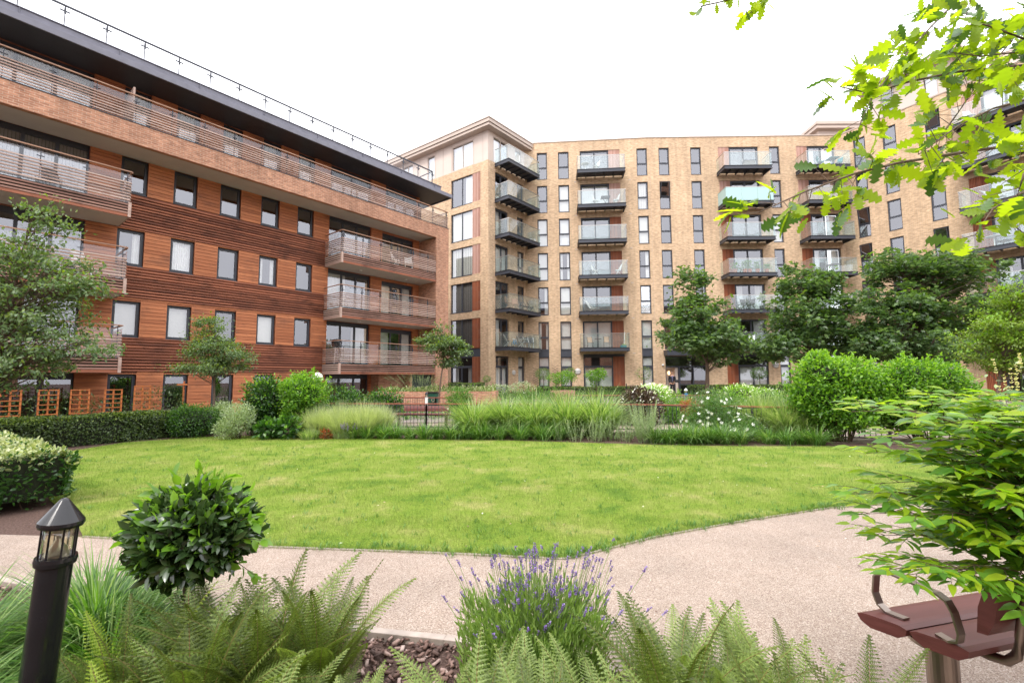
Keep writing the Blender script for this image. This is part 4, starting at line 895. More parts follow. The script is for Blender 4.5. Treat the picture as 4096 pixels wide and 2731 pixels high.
b = base_at(2110, 25); tree('maple_tree', 'widest and darkest maple, growing behind the tall bright shrubs', 'tree', b, [blob(2070, 620, 25, 75, 50, b), blob(2180, 625, 25, 95, 48, b), blob(2040, 710, 25, 100, 55, b), blob(2170, 720, 25, 110, 60, b), blob(2100, 795, 25, 150, 45, b), blob(1990, 780, 25, 55, 40, b), blob(2240, 760, 25, 55, 60, b)], 400, 66, .18, MAPLE, [G['maple'], G['maple_tip']], .15, .32, 'maples before the brick block', nleaders=3)
b = base_at(2282, 17); tree('hornbeam_tree', 'yellow green spreading tree at the right edge of the garden', 'tree', b, [blob(2330, 700, 17, 60, 45, b), blob(2290, 770, 17, 75, 40, b), blob(2370, 760, 17, 80, 60, b), blob(2250, 820, 17, 45, 22, b), blob(2340, 830, 17, 80, 30, b)], 170, 100, .105, OVAL, [G['lime'], G['shrub_y']], .07, .24, tipf=.6, flat=.4)
b = base_at(495, 15.0); tree('hornbeam_tree', 'small round headed tree behind the round clipped bush', 'tree', b, [blob(485, 760, 15, 38, 28, b), blob(480, 800, 15, 65, 32, b), blob(440, 835, 15, 42, 18, b), blob(540, 825, 15, 42, 24, b), blob(495, 840, 15, 60, 18, b)], 100, 100, .078, OVAL, [G['oaks'], G['lime']], .05, .19, tipf=1.2, flat=.45)
b = base_at(1005, 22.5); tree('hornbeam_tree', 'slender young tree beside the brick pier and planter', 'tree', b, [blob(1020, 755, 22.5, 20, 22, b), blob(1015, 790, 22.5, 42, 24, b), blob(985, 775, 22.5, 28, 14, b), blob(1050, 800, 22.5, 27, 22, b), blob(1030, 825, 22.5, 38, 16, b)], 70, 75, .12, OVAL, [G['oaks'], G['lime']], .06, .2, tipf=.5, flat=.45, lean=(.25, 0))
b = base_at(-20, 10.2); tree('oak_sapling', 'loose grey green young oak before the left balconies', 'tree', b, [blob(105, 510, 10.2, 40, 70, b), blob(50, 600, 10.2, 95, 55, b), blob(170, 650, 10.2, 75, 55, b), blob(70, 720, 10.2, 120, 60, b), blob(190, 790, 10.2, 75, 40, b), blob(60, 820, 10.2, 110, 50, b), blob(-60, 700, 10.2, 80, 160, b), blob(20, 890, 10.2, 50, 25, b)], 300, 46, .088, OVAL, [G['oaks'], G['lime']], .07, .17, tipf=.25, lean=(-.3, .2), flat=.55)

# ---- overhanging oak, close to the camera on the right
def oak():
    root = empty('oak_tree', 'overhanging oak with large backlit lobed leaves at upper right', 'tree', (3.9, 2.6, 0))
    rb = np.array([3.9, 2.6, 0]); parts = []; LP, LD, LS = [], [], []
    t = np.linspace(0, 1, 8)[:, None]; parts.append((*nptube(np.concatenate([.15*np.sin(t*3), -.2*t, 4.2*t], 1), .14*(1-.6*t[:, 0]), 10), 0))
    W = lambda pts: np.array([at(*p) for p in pts])
    br = [(W([(2500, 500, 2.5), (2352, 488, 2.35), (2200, 515, 2.2), (2065, 525, 2.1), (1980, 545, 2.05), (1890, 600, 2.0), (1800, 640, 1.95), (1735, 488, 1.95)][:1]+[(2352, 488, 2.35), (2190, 505, 2.25), (2050, 525, 2.15), (1960, 545, 2.1), (1900, 462, 2.05)][:0]+[(2352, 330, 2.4), (2200, 352, 2.25), (2060, 375, 2.15), (1960, 400, 2.1), (1850, 440, 2.05), (1745, 487, 2.0)]), .010),
          (W([(2480, 120, 2.7), (2352, 150, 2.6), (2200, 165, 2.45), (2080, 190, 2.35), (2000, 215, 2.3), (1930, 200, 2.25)]), .009),
          (W([(2230, -30, 2.8), (2140, 60, 2.6), (2060, 150, 2.45), (2000, 230, 2.35), (1975, 285, 2.3)]), .006),
          (W([(2480, 60, 2.3), (2352, 90, 2.2), (2270, 60, 2.2), (2200, 40, 2.2)]), .007),
          (W([(2480, 240, 2.1), (2352, 230, 2.0), (2280, 250, 2.0), (2200, 290, 2.0), (2110, 355, 2.0)]), .007),
          (W([(2480, 420, 2.0), (2352, 440, 1.9), (2280, 480, 1.85), (2240, 540, 1.85)]), .006),
          (W([(2400, 330, 1.8), (2352, 400, 1.75), (2330, 470, 1.75), (2330, 520, 1.75)]), .006),
          (W([(2352, 60, 2.9), (2260, 170, 2.7), (2200, 260, 2.6), (2150, 330, 2.6)]), .006),
          (W([(2480, 180, 2.5), (2340, 120, 2.4), (2250, 130, 2.3), (2180, 120, 2.25)]), .006)]
    tops = np.array([0, -.2, 3.6])
    for pts, r in br:
        P_ = pts-rb; j = np.concatenate([[tops*[1, 1, 1]+[0, 0, RN.uniform(-1.2, .4)]], P_]); parts.append((*nptube(j, np.concatenate([[r*3], np.linspace(r, r*.3, len(P_))]), 6), 0))
        # resample and hang leaf clusters
        seg = np.linalg.norm(np.diff(P_, axis=0), axis=1); s = np.concatenate([[0], np.cumsum(seg)]); n = int(s[-1]/.034)
        for q in np.linspace(s[-1]*.0, s[-1], n):
            c = np.array([np.interp(q, s, P_[:, i]) for i in range(3)]); i = min(np.searchsorted(s, q), len(P_)-1); d = unit(P_[i]-P_[max(i-1, 0)]) if i > 0 else unit(P_[1]-P_[0])
            side = RN.normal(size=3); side = unit(side-d*(side@d)); e = c+side*RN.uniform(.03, .13)+d*.03
            parts.append((*nptube(np.array([c, (c+e)/2, e]), [.0022, .0018, .0012], 3), 0))
            for _ in range(RN.integers(1, 5) if q < s[-1]*.96 else 4):
                LP.append(e+RN.normal(0, .012, 3)); LD.append(d*.5+side*.7+RN.normal(0, .6, 3)+[0, 0, -.05]); LS.append(RN.uniform(.055, .125))
    # leaves of the twig hanging in at the top centre
    for pts, r in ((W([(1800, -60, 2.6), (1740, 10, 2.55), (1715, 40, 2.5)]), .004), (W([(1760, -60, 2.6), (1700, -5, 2.55), (1610, 15, 2.5)]), .004)):
        P_ = pts-rb; parts.append((*nptube(np.concatenate([[tops+[0, 0, .5]], P_]), [.01]+[r]*len(P_), 5), 0))
        for q in np.linspace(.3, 1, 12):
            c = P_[0]+(P_[-1]-P_[0])*q
            for _ in range(2): LP.append(c+RN.normal(0, .02, 3)); LD.append(unit(P_[-1]-P_[0])*.6+RN.normal(0, .6, 3)); LS.append(RN.uniform(.06, .10))
    V, F, _ = cat_(parts); npmesh('trunk', V, F, M['bark'], parent=root, smooth=True)
    n = len(LP); P_ = np.array(LP); D = unit(np.array(LD)); Nn = unit(RN.normal(0, .55, (n, 3))+[0, -.35, .8]); V, F = leaves(OAK, P_, D, Nn, np.array(LS)*1.0)
    dk = (RN.random(n) < .22).astype(int); npmesh('crown', V, F, [G['oak'], G['oak_d']], np.repeat(dk, len(OAK[1])), parent=root, smooth=True)
oak()

# ---- hedges
def hedge(name, label, pts, wid, hgt, n, size, mats, tipf=.5, tmpl=OVAL, z0=0, cat='hedge', group=None, gap=.0, stems=0, lumps=.03):
    pts = [np.array(p, float) for p in pts]; c0 = sum(pts)/len(pts); root = empty(name, label, cat, (c0[0], c0[1], z0), 0, group); mb = MB(); VV = []; lens = [np.linalg.norm(b-a) for a, b in zip(pts, pts[1:])]; Lt = sum(lens)
    for (a, b), l in zip(zip(pts, pts[1:]), lens):
        m = int(n*l/Lt); d = (b-a)/l; nn = np.array([-d[1], d[0]]); e = .5*wid/l
        u = RN.uniform(-e, 1+e, m); f = RN.random(m); A = hgt*2+wid; v = RN.uniform(-1, 1, m); z = RN.random(m)
        top = f < wid*1.2/A; off = np.where(top, v*wid/2, np.sign(v)*wid/2)+RN.normal(0, .02, m); zz = np.where(top, hgt, z*hgt)+RN.normal(0, .015, m)
        endc = (~top) & (RN.random(m) < wid/(2*l+wid)*1.3); u = np.where(endc, np.where(RN.random(m) < .5, -e, 1+e), u); off = np.where(endc, RN.uniform(-1, 1, m)*wid/2, off)
        # soften the top edges and let the face wander
        w_ = lumps*np.sin(u*l*5)+lumps*np.cos(zz*9+u*l*3); off = off+np.sign(off)*w_; zz = zz+lumps*.6*np.sin(u*l*4+1)
        corner = np.clip((zz-hgt+.1)/.1, 0, 1)*np.clip((np.abs(off)-wid/2+.1)/.1, 0, 1); off = off*(1-.12*corner); zz = zz-.05*corner
        q = a+(b-a)*u[:, None]+nn*off[:, None]-c0; P_ = np.concatenate([q, zz[:, None]], 1); keep = (zz > .015) & ~((zz < gap) & (RN.random(m) < .75)); P_ = P_[keep]; top = top[keep]; off = off[keep]
        on = np.concatenate([nn[None]*np.sign(off)[:, None], np.zeros((len(P_), 1))], 1); on[top] = [0, 0, 1]; VV.append((P_, on, top))
        s = .5*wid-.07; q0 = a-c0-d*(.5*wid-.08); q1 = b-c0+d*(.5*wid-.08); g0 = max(.02, gap)
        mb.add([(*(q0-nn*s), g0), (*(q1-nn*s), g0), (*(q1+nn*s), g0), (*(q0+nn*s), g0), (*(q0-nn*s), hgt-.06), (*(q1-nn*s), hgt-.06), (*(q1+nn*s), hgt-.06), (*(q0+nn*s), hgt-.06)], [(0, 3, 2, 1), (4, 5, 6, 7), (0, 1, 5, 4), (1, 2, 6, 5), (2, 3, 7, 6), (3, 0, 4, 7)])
    P_ = np.concatenate([v[0] for v in VV]); on = np.concatenate([v[1] for v in VV]); top = np.concatenate([v[2] for v in VV]); n = len(P_)
    D = unit(RN.normal(0, .7, (n, 3))+on*.45+[0, 0, .25]); Nn = unit(on*1.0+RN.normal(0, .4, (n, 3))+[0, 0, .35]); V, F = leaves(tmpl, P_, D, Nn, RN.uniform(.6, 1.2, n)*size)
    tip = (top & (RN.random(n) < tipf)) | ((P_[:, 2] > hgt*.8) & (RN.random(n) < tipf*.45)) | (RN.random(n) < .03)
    npmesh('foliage', V, F, mats, np.repeat(tip.astype(int), len(tmpl[1])), parent=root); mb.build('shade_core', M['core'], root)  # the solid core is dark to paint the shade within the hedge
    if stems:
        parts = []
        for _ in range(stems):
            k = RN.integers(len(pts)-1); u = RN.random(); q = pts[k]+(pts[k+1]-pts[k])*u-c0+RN.normal(0, wid*.3, 2); t = np.linspace(0, 1, 4)[:, None]; P2 = np.concatenate([q[None]+RN.normal(0, .04, (4, 2)), hgt*.6*t], 1); parts.append((*nptube(P2, .010*(1-.5*t[:, 0]), 5), 0))
        V, F, _ = cat_(parts); npmesh('stems', V, F, M['twig'], parent=root)
    return root
hedge('hedge', 'long low clipped hedge along the left side of the lawn', [(-13.2, 6.3), (-12.0, 8.3), (-10.9, 10.3), (-9.85, 12.2), (-9.0, 13.6)], .85, .66, 46000, .055, [G['box'], G['boxtip']], .35)
hedge('hedge', 'close hedge with pale variegated top leaves at the left edge', [(-9.6, 7.75), (-6.35, 5.62)], 1.35, .64, 26000, .062, [G['shrub_d'], G['varieg']], .75, gap=.12, stems=40, lumps=.05)
hedge('hedge', 'low dark hedge under the ground floor windows left of the entrance', [(1.6, 35.0), (10.6, 34.3)], .8, .62, 13000, .09, [G['box'], G['boxtip']], .3, z0=.25)
hedge('hedge', 'low dark hedge right of the entrance below the brick wall', [(13.4, 34.0), (22.5, 33.6)], .8, .70, 13000, .09, [G['box'], G['boxtip']], .3, z0=.25)
hedge('hedge', 'small square hedge block beside the tower patio doors', [(-3.7, 29.6), (-2.3, 29.8)], 1.0, 1.0, 5000, .07, [G['box'], G['boxtip']], .3, z0=.25)

# ---- border shrubs behind the lawn
def bb(px, Y): return base_at(px, Y)
b = bb(448, 12.7); bush('clipped_bush', 'round clipped box bush at the end of the long hedge', 'bush', b, [blob(448, 968, 12.7, 52, 38, b), blob(420, 965, 12.7, 32, 32, b)], 9000, .045, OVAL, [G['shrub_d'], G['shrub']], tipf=.5)
b = bb(612, 13); bush('evergreen_shrub', 'dense dark green shrub left of the brighter one', 'bush', b, [blob(612, 920, 13, 44, 52, b), blob(600, 960, 13, 38, 35, b)], 9000, .07, OVAL, [G['shrub_d'], G['shrub_y']], tipf=.18, shoots=80, rough=.08)
b = bb(700, 13); bush('evergreen_shrub', 'dense shrub with fresh bright green tips behind the pale grass', 'bush', b, [blob(700, 905, 13, 48, 46, b), blob(690, 955, 13, 40, 32, b), blob(660, 895, 13, 18, 20, b)], 9500, .07, OVAL, [G['shrub'], G['shrub_y']], tipf=.6, shoots=160, rough=.08)
b = bb(1920, 11.0); bush('evergreen_shrub', 'tall bright green shrub with bare lower stems, left of two', 'bush', b, [blob(1890, 862, 11, 55, 46, b, 62), blob(1950, 872, 11, 60, 46, b, 60), blob(1862, 905, 11, 42, 42, b), blob(1900, 920, 11, 75, 48, b, 70), blob(1985, 915, 11, 55, 55, b, 60), blob(1930, 955, 11, 70, 34, b), blob(1880, 835, 11, 25, 28, b)], 20000, .08, OVAL, [G['shrub'], G['shrub_y']], tipf=.6, stems=40, stemr=.016, core=True, shoots=420, rough=.09)
b = bb(2120, 11.0); bush('evergreen_shrub', 'broad darker green shrub with bare lower stems, right of two', 'bush', b, [blob(2085, 868, 11, 52, 44, b, 60), blob(2150, 872, 11, 52, 42, b, 60), blob(2190, 905, 11, 40, 42, b), blob(2045, 900, 11, 52, 55, b, 60), blob(2120, 920, 11, 90, 48, b, 70), blob(2070, 955, 11, 70, 34, b), blob(2160, 945, 11, 55, 34, b)], 20000, .08, OVAL, [G['shrub'], G['shrub_y']], tipf=.4, stems=40, stemr=.016, shoots=420, rough=.09)
b = bb(2262, 12.3); bush('clipped_bush', 'small light green bush near the angled timber edge', 'bush', b, [blob(2262, 955, 12.3, 42, 34, b)], 3500, .055, OVAL, [G['shrub'], G['shrub_y']], tipf=.5)
b = bb(640, 12.1); bush('hydrangea', 'low leafy plant with broad leaves under the dark shrub', 'plant', b, [blob(620, 985, 12.1, 28, 20, b), blob(660, 982, 12.1, 30, 22, b)], 800, .14, OVAL, [G['shrub_d'], G['shrub']], tipf=.4, core=False, stems=6)
b = bb(548, 12.1); bush('silvery_shrub', 'grey green mound beside the round clipped bush', 'plant', b, [blob(548, 960, 12.1, 34, 34, b), blob(525, 985, 12.1, 30, 24, b)], 5200, .06, LANCE, [G['silver'], G['silver']], core=False, up=1.6, shell=.2)
b = bb(470, 14.4); bush('silvery_shrub', 'pale feathery plant showing beyond the round clipped bush', 'plant', b, [blob(512, 945, 13.6, 22, 22, b)], 1300, .07, LANCE, [G['silver'], G['silver']], core=False, up=1.6, shell=.2)
b = bb(1468, 15.2); bush('weigela', 'purple leaved shrub capped with small white flowers', 'bush', b, [blob(1468, 935, 15.2, 50, 42, b)], 5500, .085, OVAL, [G['dark'], G['petal']], tipf=.16, tipz=.95)
b = bb(1500, 17.5); bush('rose_bush', 'bright leaved bush with many white flowers behind the purple shrub', 'bush', b, [blob(1500, 905, 17.5, 42, 22, b)], 2600, .08, OVAL, [G['shrub_y'], G['petal']], tipf=.5)
b = bb(1722, 19); bush('rose_bush', 'white flowering bush beyond the cistus and railings', 'bush', b, [blob(1700, 905, 19, 42, 22, b), blob(1745, 910, 19, 45, 18, b)], 3600, .09, OVAL, [G['shrub_y'], G['petal']], tipf=.3)
def cistus(px, Y, blobs, n, fl, label):
    b = bb(px, Y); r = bush('cistus', label, 'bush', b, [blob(*q[:2], Y, *q[2:], b) for q in blobs], n, .055, LANCE, [G['lily'], G['oaks']], tipf=.6, stems=30, core=False, shell=.15)
    B = [blob(*q[:2], Y, *q[2:], b) for q in blobs]; P_ = []; D = []
    for _ in range(fl):
        q = B[RN.integers(len(B))]; d = unit(RN.normal(size=3)+[0, -.6, .5]); P_.append(np.array(q[:3])+d*np.array(q[3:])*1.0); D.append(d)
    P_ = np.array(P_); D = np.array(D); V = []; parts = []
    for k in range(5):
        a = RN.normal(size=D.shape); t1_ = unit(np.cross(D, [0.3, .2, 1])); t2_ = np.cross(D, t1_); dd = t1_*math.cos(k*2*PI/5)+t2_*math.sin(k*2*PI/5)+D*.25; V_, F_ = leaves(DIAM, P_, dd, D, np.full(len(P_), .052)); V_ = V_; parts.append((V_, F_, 0))
    V_, F_, _ = cat_(parts); npmesh('flowers', V_, F_, G['petal'], parent=r)
cistus(1640, 12.0, [(1635, 935, 48, 42), (1600, 965, 40, 30), (1680, 965, 40, 32), (1640, 975, 50, 25)], 15000, 85, 'large airy bush dotted with white papery flowers')
cistus(1712, 11.3, [(1712, 985, 36, 30), (1690, 1000, 22, 20)], 5500, 36, 'smaller white flowering bush at the lawn edge')
b = bb(1592, 12.6); bush('dwarf_maple', 'rusty orange feathery shrub by the railing', 'bush', b, [blob(1592, 950, 12.6, 24, 34, b), blob(1575, 930, 12.6, 14, 16, b)], 1500, .05, LANCE, [G['rust'], G['rust']], core=False, stems=14, shell=.1)
# grasses of the border
for px, Y, hh, rc, lab in ((735, 12.5, .78, .62, 'pale feathery grass clump under the bright tipped shrub'), (785, 12.3, .86, .62, 'pale feathery grass clump, second from the left'), (835, 12.4, .90, .62, 'pale feathery grass clump right beside the near bench view'), (870, 12.8, .80, .6, 'pale feathery grass clump nearest the railing bench')):
    clump('feather_grass', lab, 'grass clump', bb(px, Y), 1700, hh*1.26, .009, rc, G['grassl'], .5, .34, 6, 'pale grasses in the border', hvar=.35)
for px, Y, hh, lab in ((1092, 12.7, 1.12, 'tall arching green grass, leftmost of the row behind the lawn'), (1165, 12.9, 1.14, 'tall arching green grass, second of the row from the left'), (1228, 12.6, 1.17, 'tall arching green grass in the middle of the row'), (1300, 12.5, 1.24, 'tall arching green grass right of the middle of the row'), (1372, 12.4, 1.28, 'tall arching green grass, rightmost and tallest of the row')):
    clump('miscanthus', lab, 'grass clump', bb(px, Y), 1500, hh*1.2, .020, .85, G['misc'], .78, .34, 7, 'tall grasses in the border', mats2=G['grassl'], mixf=.15, hvar=.45, rmin=.3)
for px, Y, hh, lab in ((1745, 12.2, 1.2, 'fine arching grass right of the white flowering bush'), (1800, 11.6, 1.1, 'arching grass clump left of the tall bright shrub'), (1840, 11.4, .85, 'low spilling grass at the foot of the tall bright shrub')):
    clump('miscanthus', lab, 'grass clump', bb(px, Y), 1500, hh*1.15, .015, .85, G['misc'], .75, .32, 7, 'tall grasses in the border', mats2=G['grassl'], mixf=.3)
for px, Y, n, hh, lab in ((800, 15.0, 60, 1.3, 'sword leaved iris behind the pale grasses'), (865, 15.0, 60, 1.3, 'sword leaved iris left of the brick planter'), (940, 17.5, 14, .85, 'small iris tuft in front of the railings'), (1060, 15.5, 22, 1.1, 'sword leaved iris left of the tall grasses'), (1590, 16.0, 34, 1.40, 'upright iris with long leaves near the blue topped post'), (1655, 15.0, 30, 1.35, 'upright iris behind the large white flowering bush'), (1770, 15, 14, 1.0, 'iris tuft behind the arching grass'), (1395, 15.5, 20, 1.2, 'iris leaves rising behind the tallest grass')):
    clump('iris', lab, 'plant', bb(px, Y), n, hh, .035, .45, G['iris'], .35, .28, 7, 'irises beyond the border', hvar=.3)
lilies = [(783, 12.25), (815, 12.1), (846, 12.05), (882, 12.0), (912, 12.05), (943, 11.95), (975, 11.9), (1007, 11.9), (1039, 11.85), (1066, 11.9), (1096, 11.8), (1116, 11.85), (1147, 11.75), (1194, 11.7), (1246, 11.6), (1280, 11.65), (1500, 10.95), (1532, 10.8), (1560, 10.9), (1590, 10.75), (1622, 10.8), (1658, 10.75), (1695, 10.7), (1760, 10.7), (1800, 10.6), (1835, 10.6), (1868, 10.5)]
ordn = ['leftmost', 'second', 'third', 'fourth', 'fifth', 'sixth', 'seventh', 'eighth', 'ninth', 'tenth', 'eleventh', 'twelfth', 'thirteenth', 'fourteenth', 'fifteenth', 'sixteenth']
protos = []
for i, (px, Y) in enumerate(lilies):
    b = bb(px, Y); left = px < 1400; k = i if left else i-16
    lab = ('strappy green tuft along the lawn edge, %s from the left' % ordn[k] if k else 'strappy green tuft at the left end of the lawn edge row') if left else ('strappy tuft along the right lawn edge, %s after the silvery plants' % (ordn[k] if k else 'first'))
    if i < 5: o = clump('day_lily', lab, 'plant', b, 170, .60, .015, 1.05, G['lily'], .85, .14, 6, 'strappy tufts along the lawn edge', mats2=G['misc'], mixf=.3, rmin=.3); protos.append(o)
    else: o = protos[i % 5].copy(); COL.objects.link(o); o.location = b; o.rotation_euler = (0, 0, RN.uniform(0, 6)); o['label'] = lab; s = RN.uniform(.85, 1.2); o.scale = (s, s, s)
for px, py, Y, rx, rz, mats, lf, lab in ((1555, 940, 15.8, 34, 34, [G['shrub'], G['shrub_y']], LANCE, 'leafy green mound beyond the rusty feathery shrub'), (1668, 925, 16.5, 45, 34, [G['lily'], G['shrub_y']], LANCE, 'green mound between the two white flowering bushes'), (1785, 930, 14.2, 48, 42, [G['lily'], G['misc']], LANCE, 'loose green bush behind the arching grasses at right'), (1055, 920, 15.6, 28, 30, [G['lily'], G['shrub']], LANCE, 'low green bush beyond the railing left of the tall grasses'), (880, 925, 15.2, 40, 30, [G['shrub_d'], G['shrub']], OVAL, 'dark green bush behind the pale grasses'), (790, 925, 14.8, 45, 34, [G['shrub_d'], G['shrub']], OVAL, 'dark low bush between the bright tipped shrub and irises'), (1240, 915, 16.5, 90, 26, [G['lily'], G['shrub']], LANCE, 'long green mound behind the row of tall grasses')):
    b = bb(px, Y); bush('border_shrub', lab, 'bush', b, [blob(px, py, Y, rx, rz, b), blob(px-rx*.5, py+14, Y, rx*.7, rz*.8, b), blob(px+rx*.5, py+10, Y, rx*.6, rz*.9, b)], 4200, .075, lf, mats, tipf=.4, shoots=110, shell=.3, rough=.09, core=False, stems=16)
# upright leafy stems
def leafy_stems(name, label, px, Y, n, h, spread, mats, group, leaf=.05):
    b = bb(px, Y); root = empty(name, label, 'plant', b, 0, group); parts = []; P_, D, S = [], [], []
    for _ in range(n):
        a = RN.uniform(0, 2*PI); r = spread*math.sqrt(RN.random()); s = np.array([r*math.cos(a)*.6, r*math.sin(a)*.6, 0]); hh = h*RN.uniform(.55, 1.05); e = s+[r*math.cos(a)*.7+RN.normal(0, .04), r*math.sin(a)*.7, hh]
        t = np.linspace(0, 1, 5)[:, None]; c = s+(e-s)*t; c[:, :2] = s[:2]+(e-s)[:2]*t**1.5; parts.append((*nptube(c, .004*(1-.6*t[:, 0]), 3), 0))
        for q in np.arange(.12, 1, .028/hh*1.1):
            p = s+(e-s)*q; an = RN.uniform(0, 2*PI)
            for z_ in (0, PI): P_.append(p); D.append([math.cos(an+z_), math.sin(an+z_), .55]); S.append(leaf*(1.15-.6*q))
    V, F, _ = cat_(parts); npmesh('stems', V, F, mats[0], parent=root); P_ = np.array(P_); V, F = leaves(LANCE, P_, np.array(D), rdir(len(P_), 2), np.array(S)); npmesh('foliage', V, F, mats[0], parent=root)
for px, Y, n, h, sp_, lab in ((1322, 11.35, 16, .55, .3, 'leafy stems at the foot of the middle grasses'), (1362, 11.3, 26, .66, .3, 'leafy stems before the tallest grass'), (1400, 11.4, 30, .72, .3, 'leafy stems right below the tallest grass'), (1432, 11.2, 24, .6, .25, 'leafy stems left of the silvery artemisia'), (1180, 11.9, 10, .5, .2, 'thin leafy stems between two strappy tufts'), (1285, 11.5, 14, .6, .2, 'thin leafy stems below the grasses in the middle'), (1745, 10.9, 14, .42, .2, 'low leafy perennial right of the small white bush')):
    leafy_stems('artemisia', lab, px, Y, n, h, sp_, [G['silver'] if px != 1745 else G['shrub_y']], 'leafy perennials in the border')
leafy_stems('artemisia', 'brightest silvery plant with upright stems at the lawn edge', 1483, 11.0, 80, .95, .36, [G['silver']], 'leafy perennials in the border', .055)
# small flowers among the grasses
def spikes(root, n, cx, cy, sx, sy, h, mat, fsz, lean=.15, stem=None, per=14, sl=.09, name='flowers', hv=.72):
    parts = []; P_, D, S = [], [], []
    for _ in range(n):
        x, y = cx+RN.normal(0, sx), cy+RN.normal(0, sy); hh = h*RN.uniform(hv, 1.08); s = np.array([x*.55, y*.55, 0]); e = np.array([x+x*lean, y+y*lean, hh]); t = np.linspace(0, 1, 6)[:, None]; c = s+(e-s)*t; c[:, :2] = s[:2]+(e-s)[:2]*t**1.6+RN.normal(0, .008, 2)*np.sin(t*PI)
        parts.append((*nptube(c, .0013+.0008*(1-t[:, 0]), 3), 0)); d = unit(c[-1]-c[-2]); L_ = sl*RN.uniform(.35, 1.1)
        for q in range(int(per*L_/sl)+3):
            f = q/(int(per*L_/sl)+3); ring = math.floor(f*6)/6 if RN.random() < .7 else f; an = RN.uniform(0, 2*PI); P_.append(c[-1]-d*L_*ring+RN.normal(0, .001, 3)); D.append([math.cos(an), math.sin(an), .7]); S.append(fsz*RN.uniform(.7, 1.2))
    V, F, _ = cat_(parts); npmesh('flower_stems', V, F, stem or G['lavleaf'], parent=root); P_ = np.array(P_); V, F = leaves(OVAL, P_, np.array(D), rdir(len(P_), .5), np.array(S)); npmesh(name, V, F, mat, parent=root)
b = bb(808, 11.95); r = empty('salvia', 'small plant with violet spikes in front of the pale grasses', 'plant', b); spikes(r, 26, 0, 0, .16, .1, .40, G['purple'], .028, stem=G['silver'], per=16, sl=.14)
b = bb(752, 11.95); bush('red_leaved_plant', 'tiny red leaved plant at the lawn edge', 'plant', b, [(0, 0, .12, .14, .1, .12)], 110, .07, OVAL, [G['rust'], G['rust']], core=False, stems=5)
clump('feather_grass', 'low soft green grass mound left of the violet spikes', 'grass clump', bb(715, 11.95), 600, .36, .008, .8, G['grassl'], .5, .22, 6, 'pale grasses in the border', mats2=G['misc'], mixf=.6)
# low planting filling the border and the far beds, as ground cover
def groundcover(name, label, poly, n, size, mats, zmax, zf=None):
    xs = [p[0] for p in poly]; ys = [p[1] for p in poly]; p = np.stack([RN.uniform(min(xs), max(xs), n), RN.uniform(min(ys), max(ys), n)], -1); p = p[inpoly(p, poly)]; n = len(p)
    hm = .5+.5*np.sin(p[:, 0]*2.1)*np.cos(p[:, 1]*1.7); z = gz(p[:, 0], p[:, 1])+RN.random(n)**1.2*zmax*(.4+.6*hm); P_ = np.concatenate([p, z[:, None]], 1)
    V, F = leaves(LANCE, P_, rdir(n, .9), rdir(n, 1.2), RN.uniform(.6, 1.3, n)*size); tag(npmesh(name, V, F, mats, np.repeat((RN.random(n) < .3).astype(int), 3)), label, 'ground cover', None, 'stuff')
groundcover('ground_cover', 'mixed low green foliage filling the beds beyond the railings', [(-9, 17.5), (-2, 17.2), (8, 16.2), (12, 15), (17, 15), (17, 19), (8, 19.5), (-9, 19.5)], 22000, .13, [G['lily'], G['misc']], .62)
groundcover('low_foliage', 'low green foliage in the beds before the brick block', [(-7, 26), (-1.5, 26), (9.5, 28), (9.8, 33.8), (1, 34), (-4, 30)], 22000, .13, [G['box'], G['shrub']], .55)
groundcover('border_foliage', 'low green leaves between the shrubs of the border', [(-8.2, 13.0), (-5.5, 12.6), (0, 12.0), (3, 11.4), (5.2, 11.0), (5.4, 12.2), (3, 12.9), (-2, 13.4), (-7, 14.4)], 5200, .09, [G['lily'], G['misc']], .24)

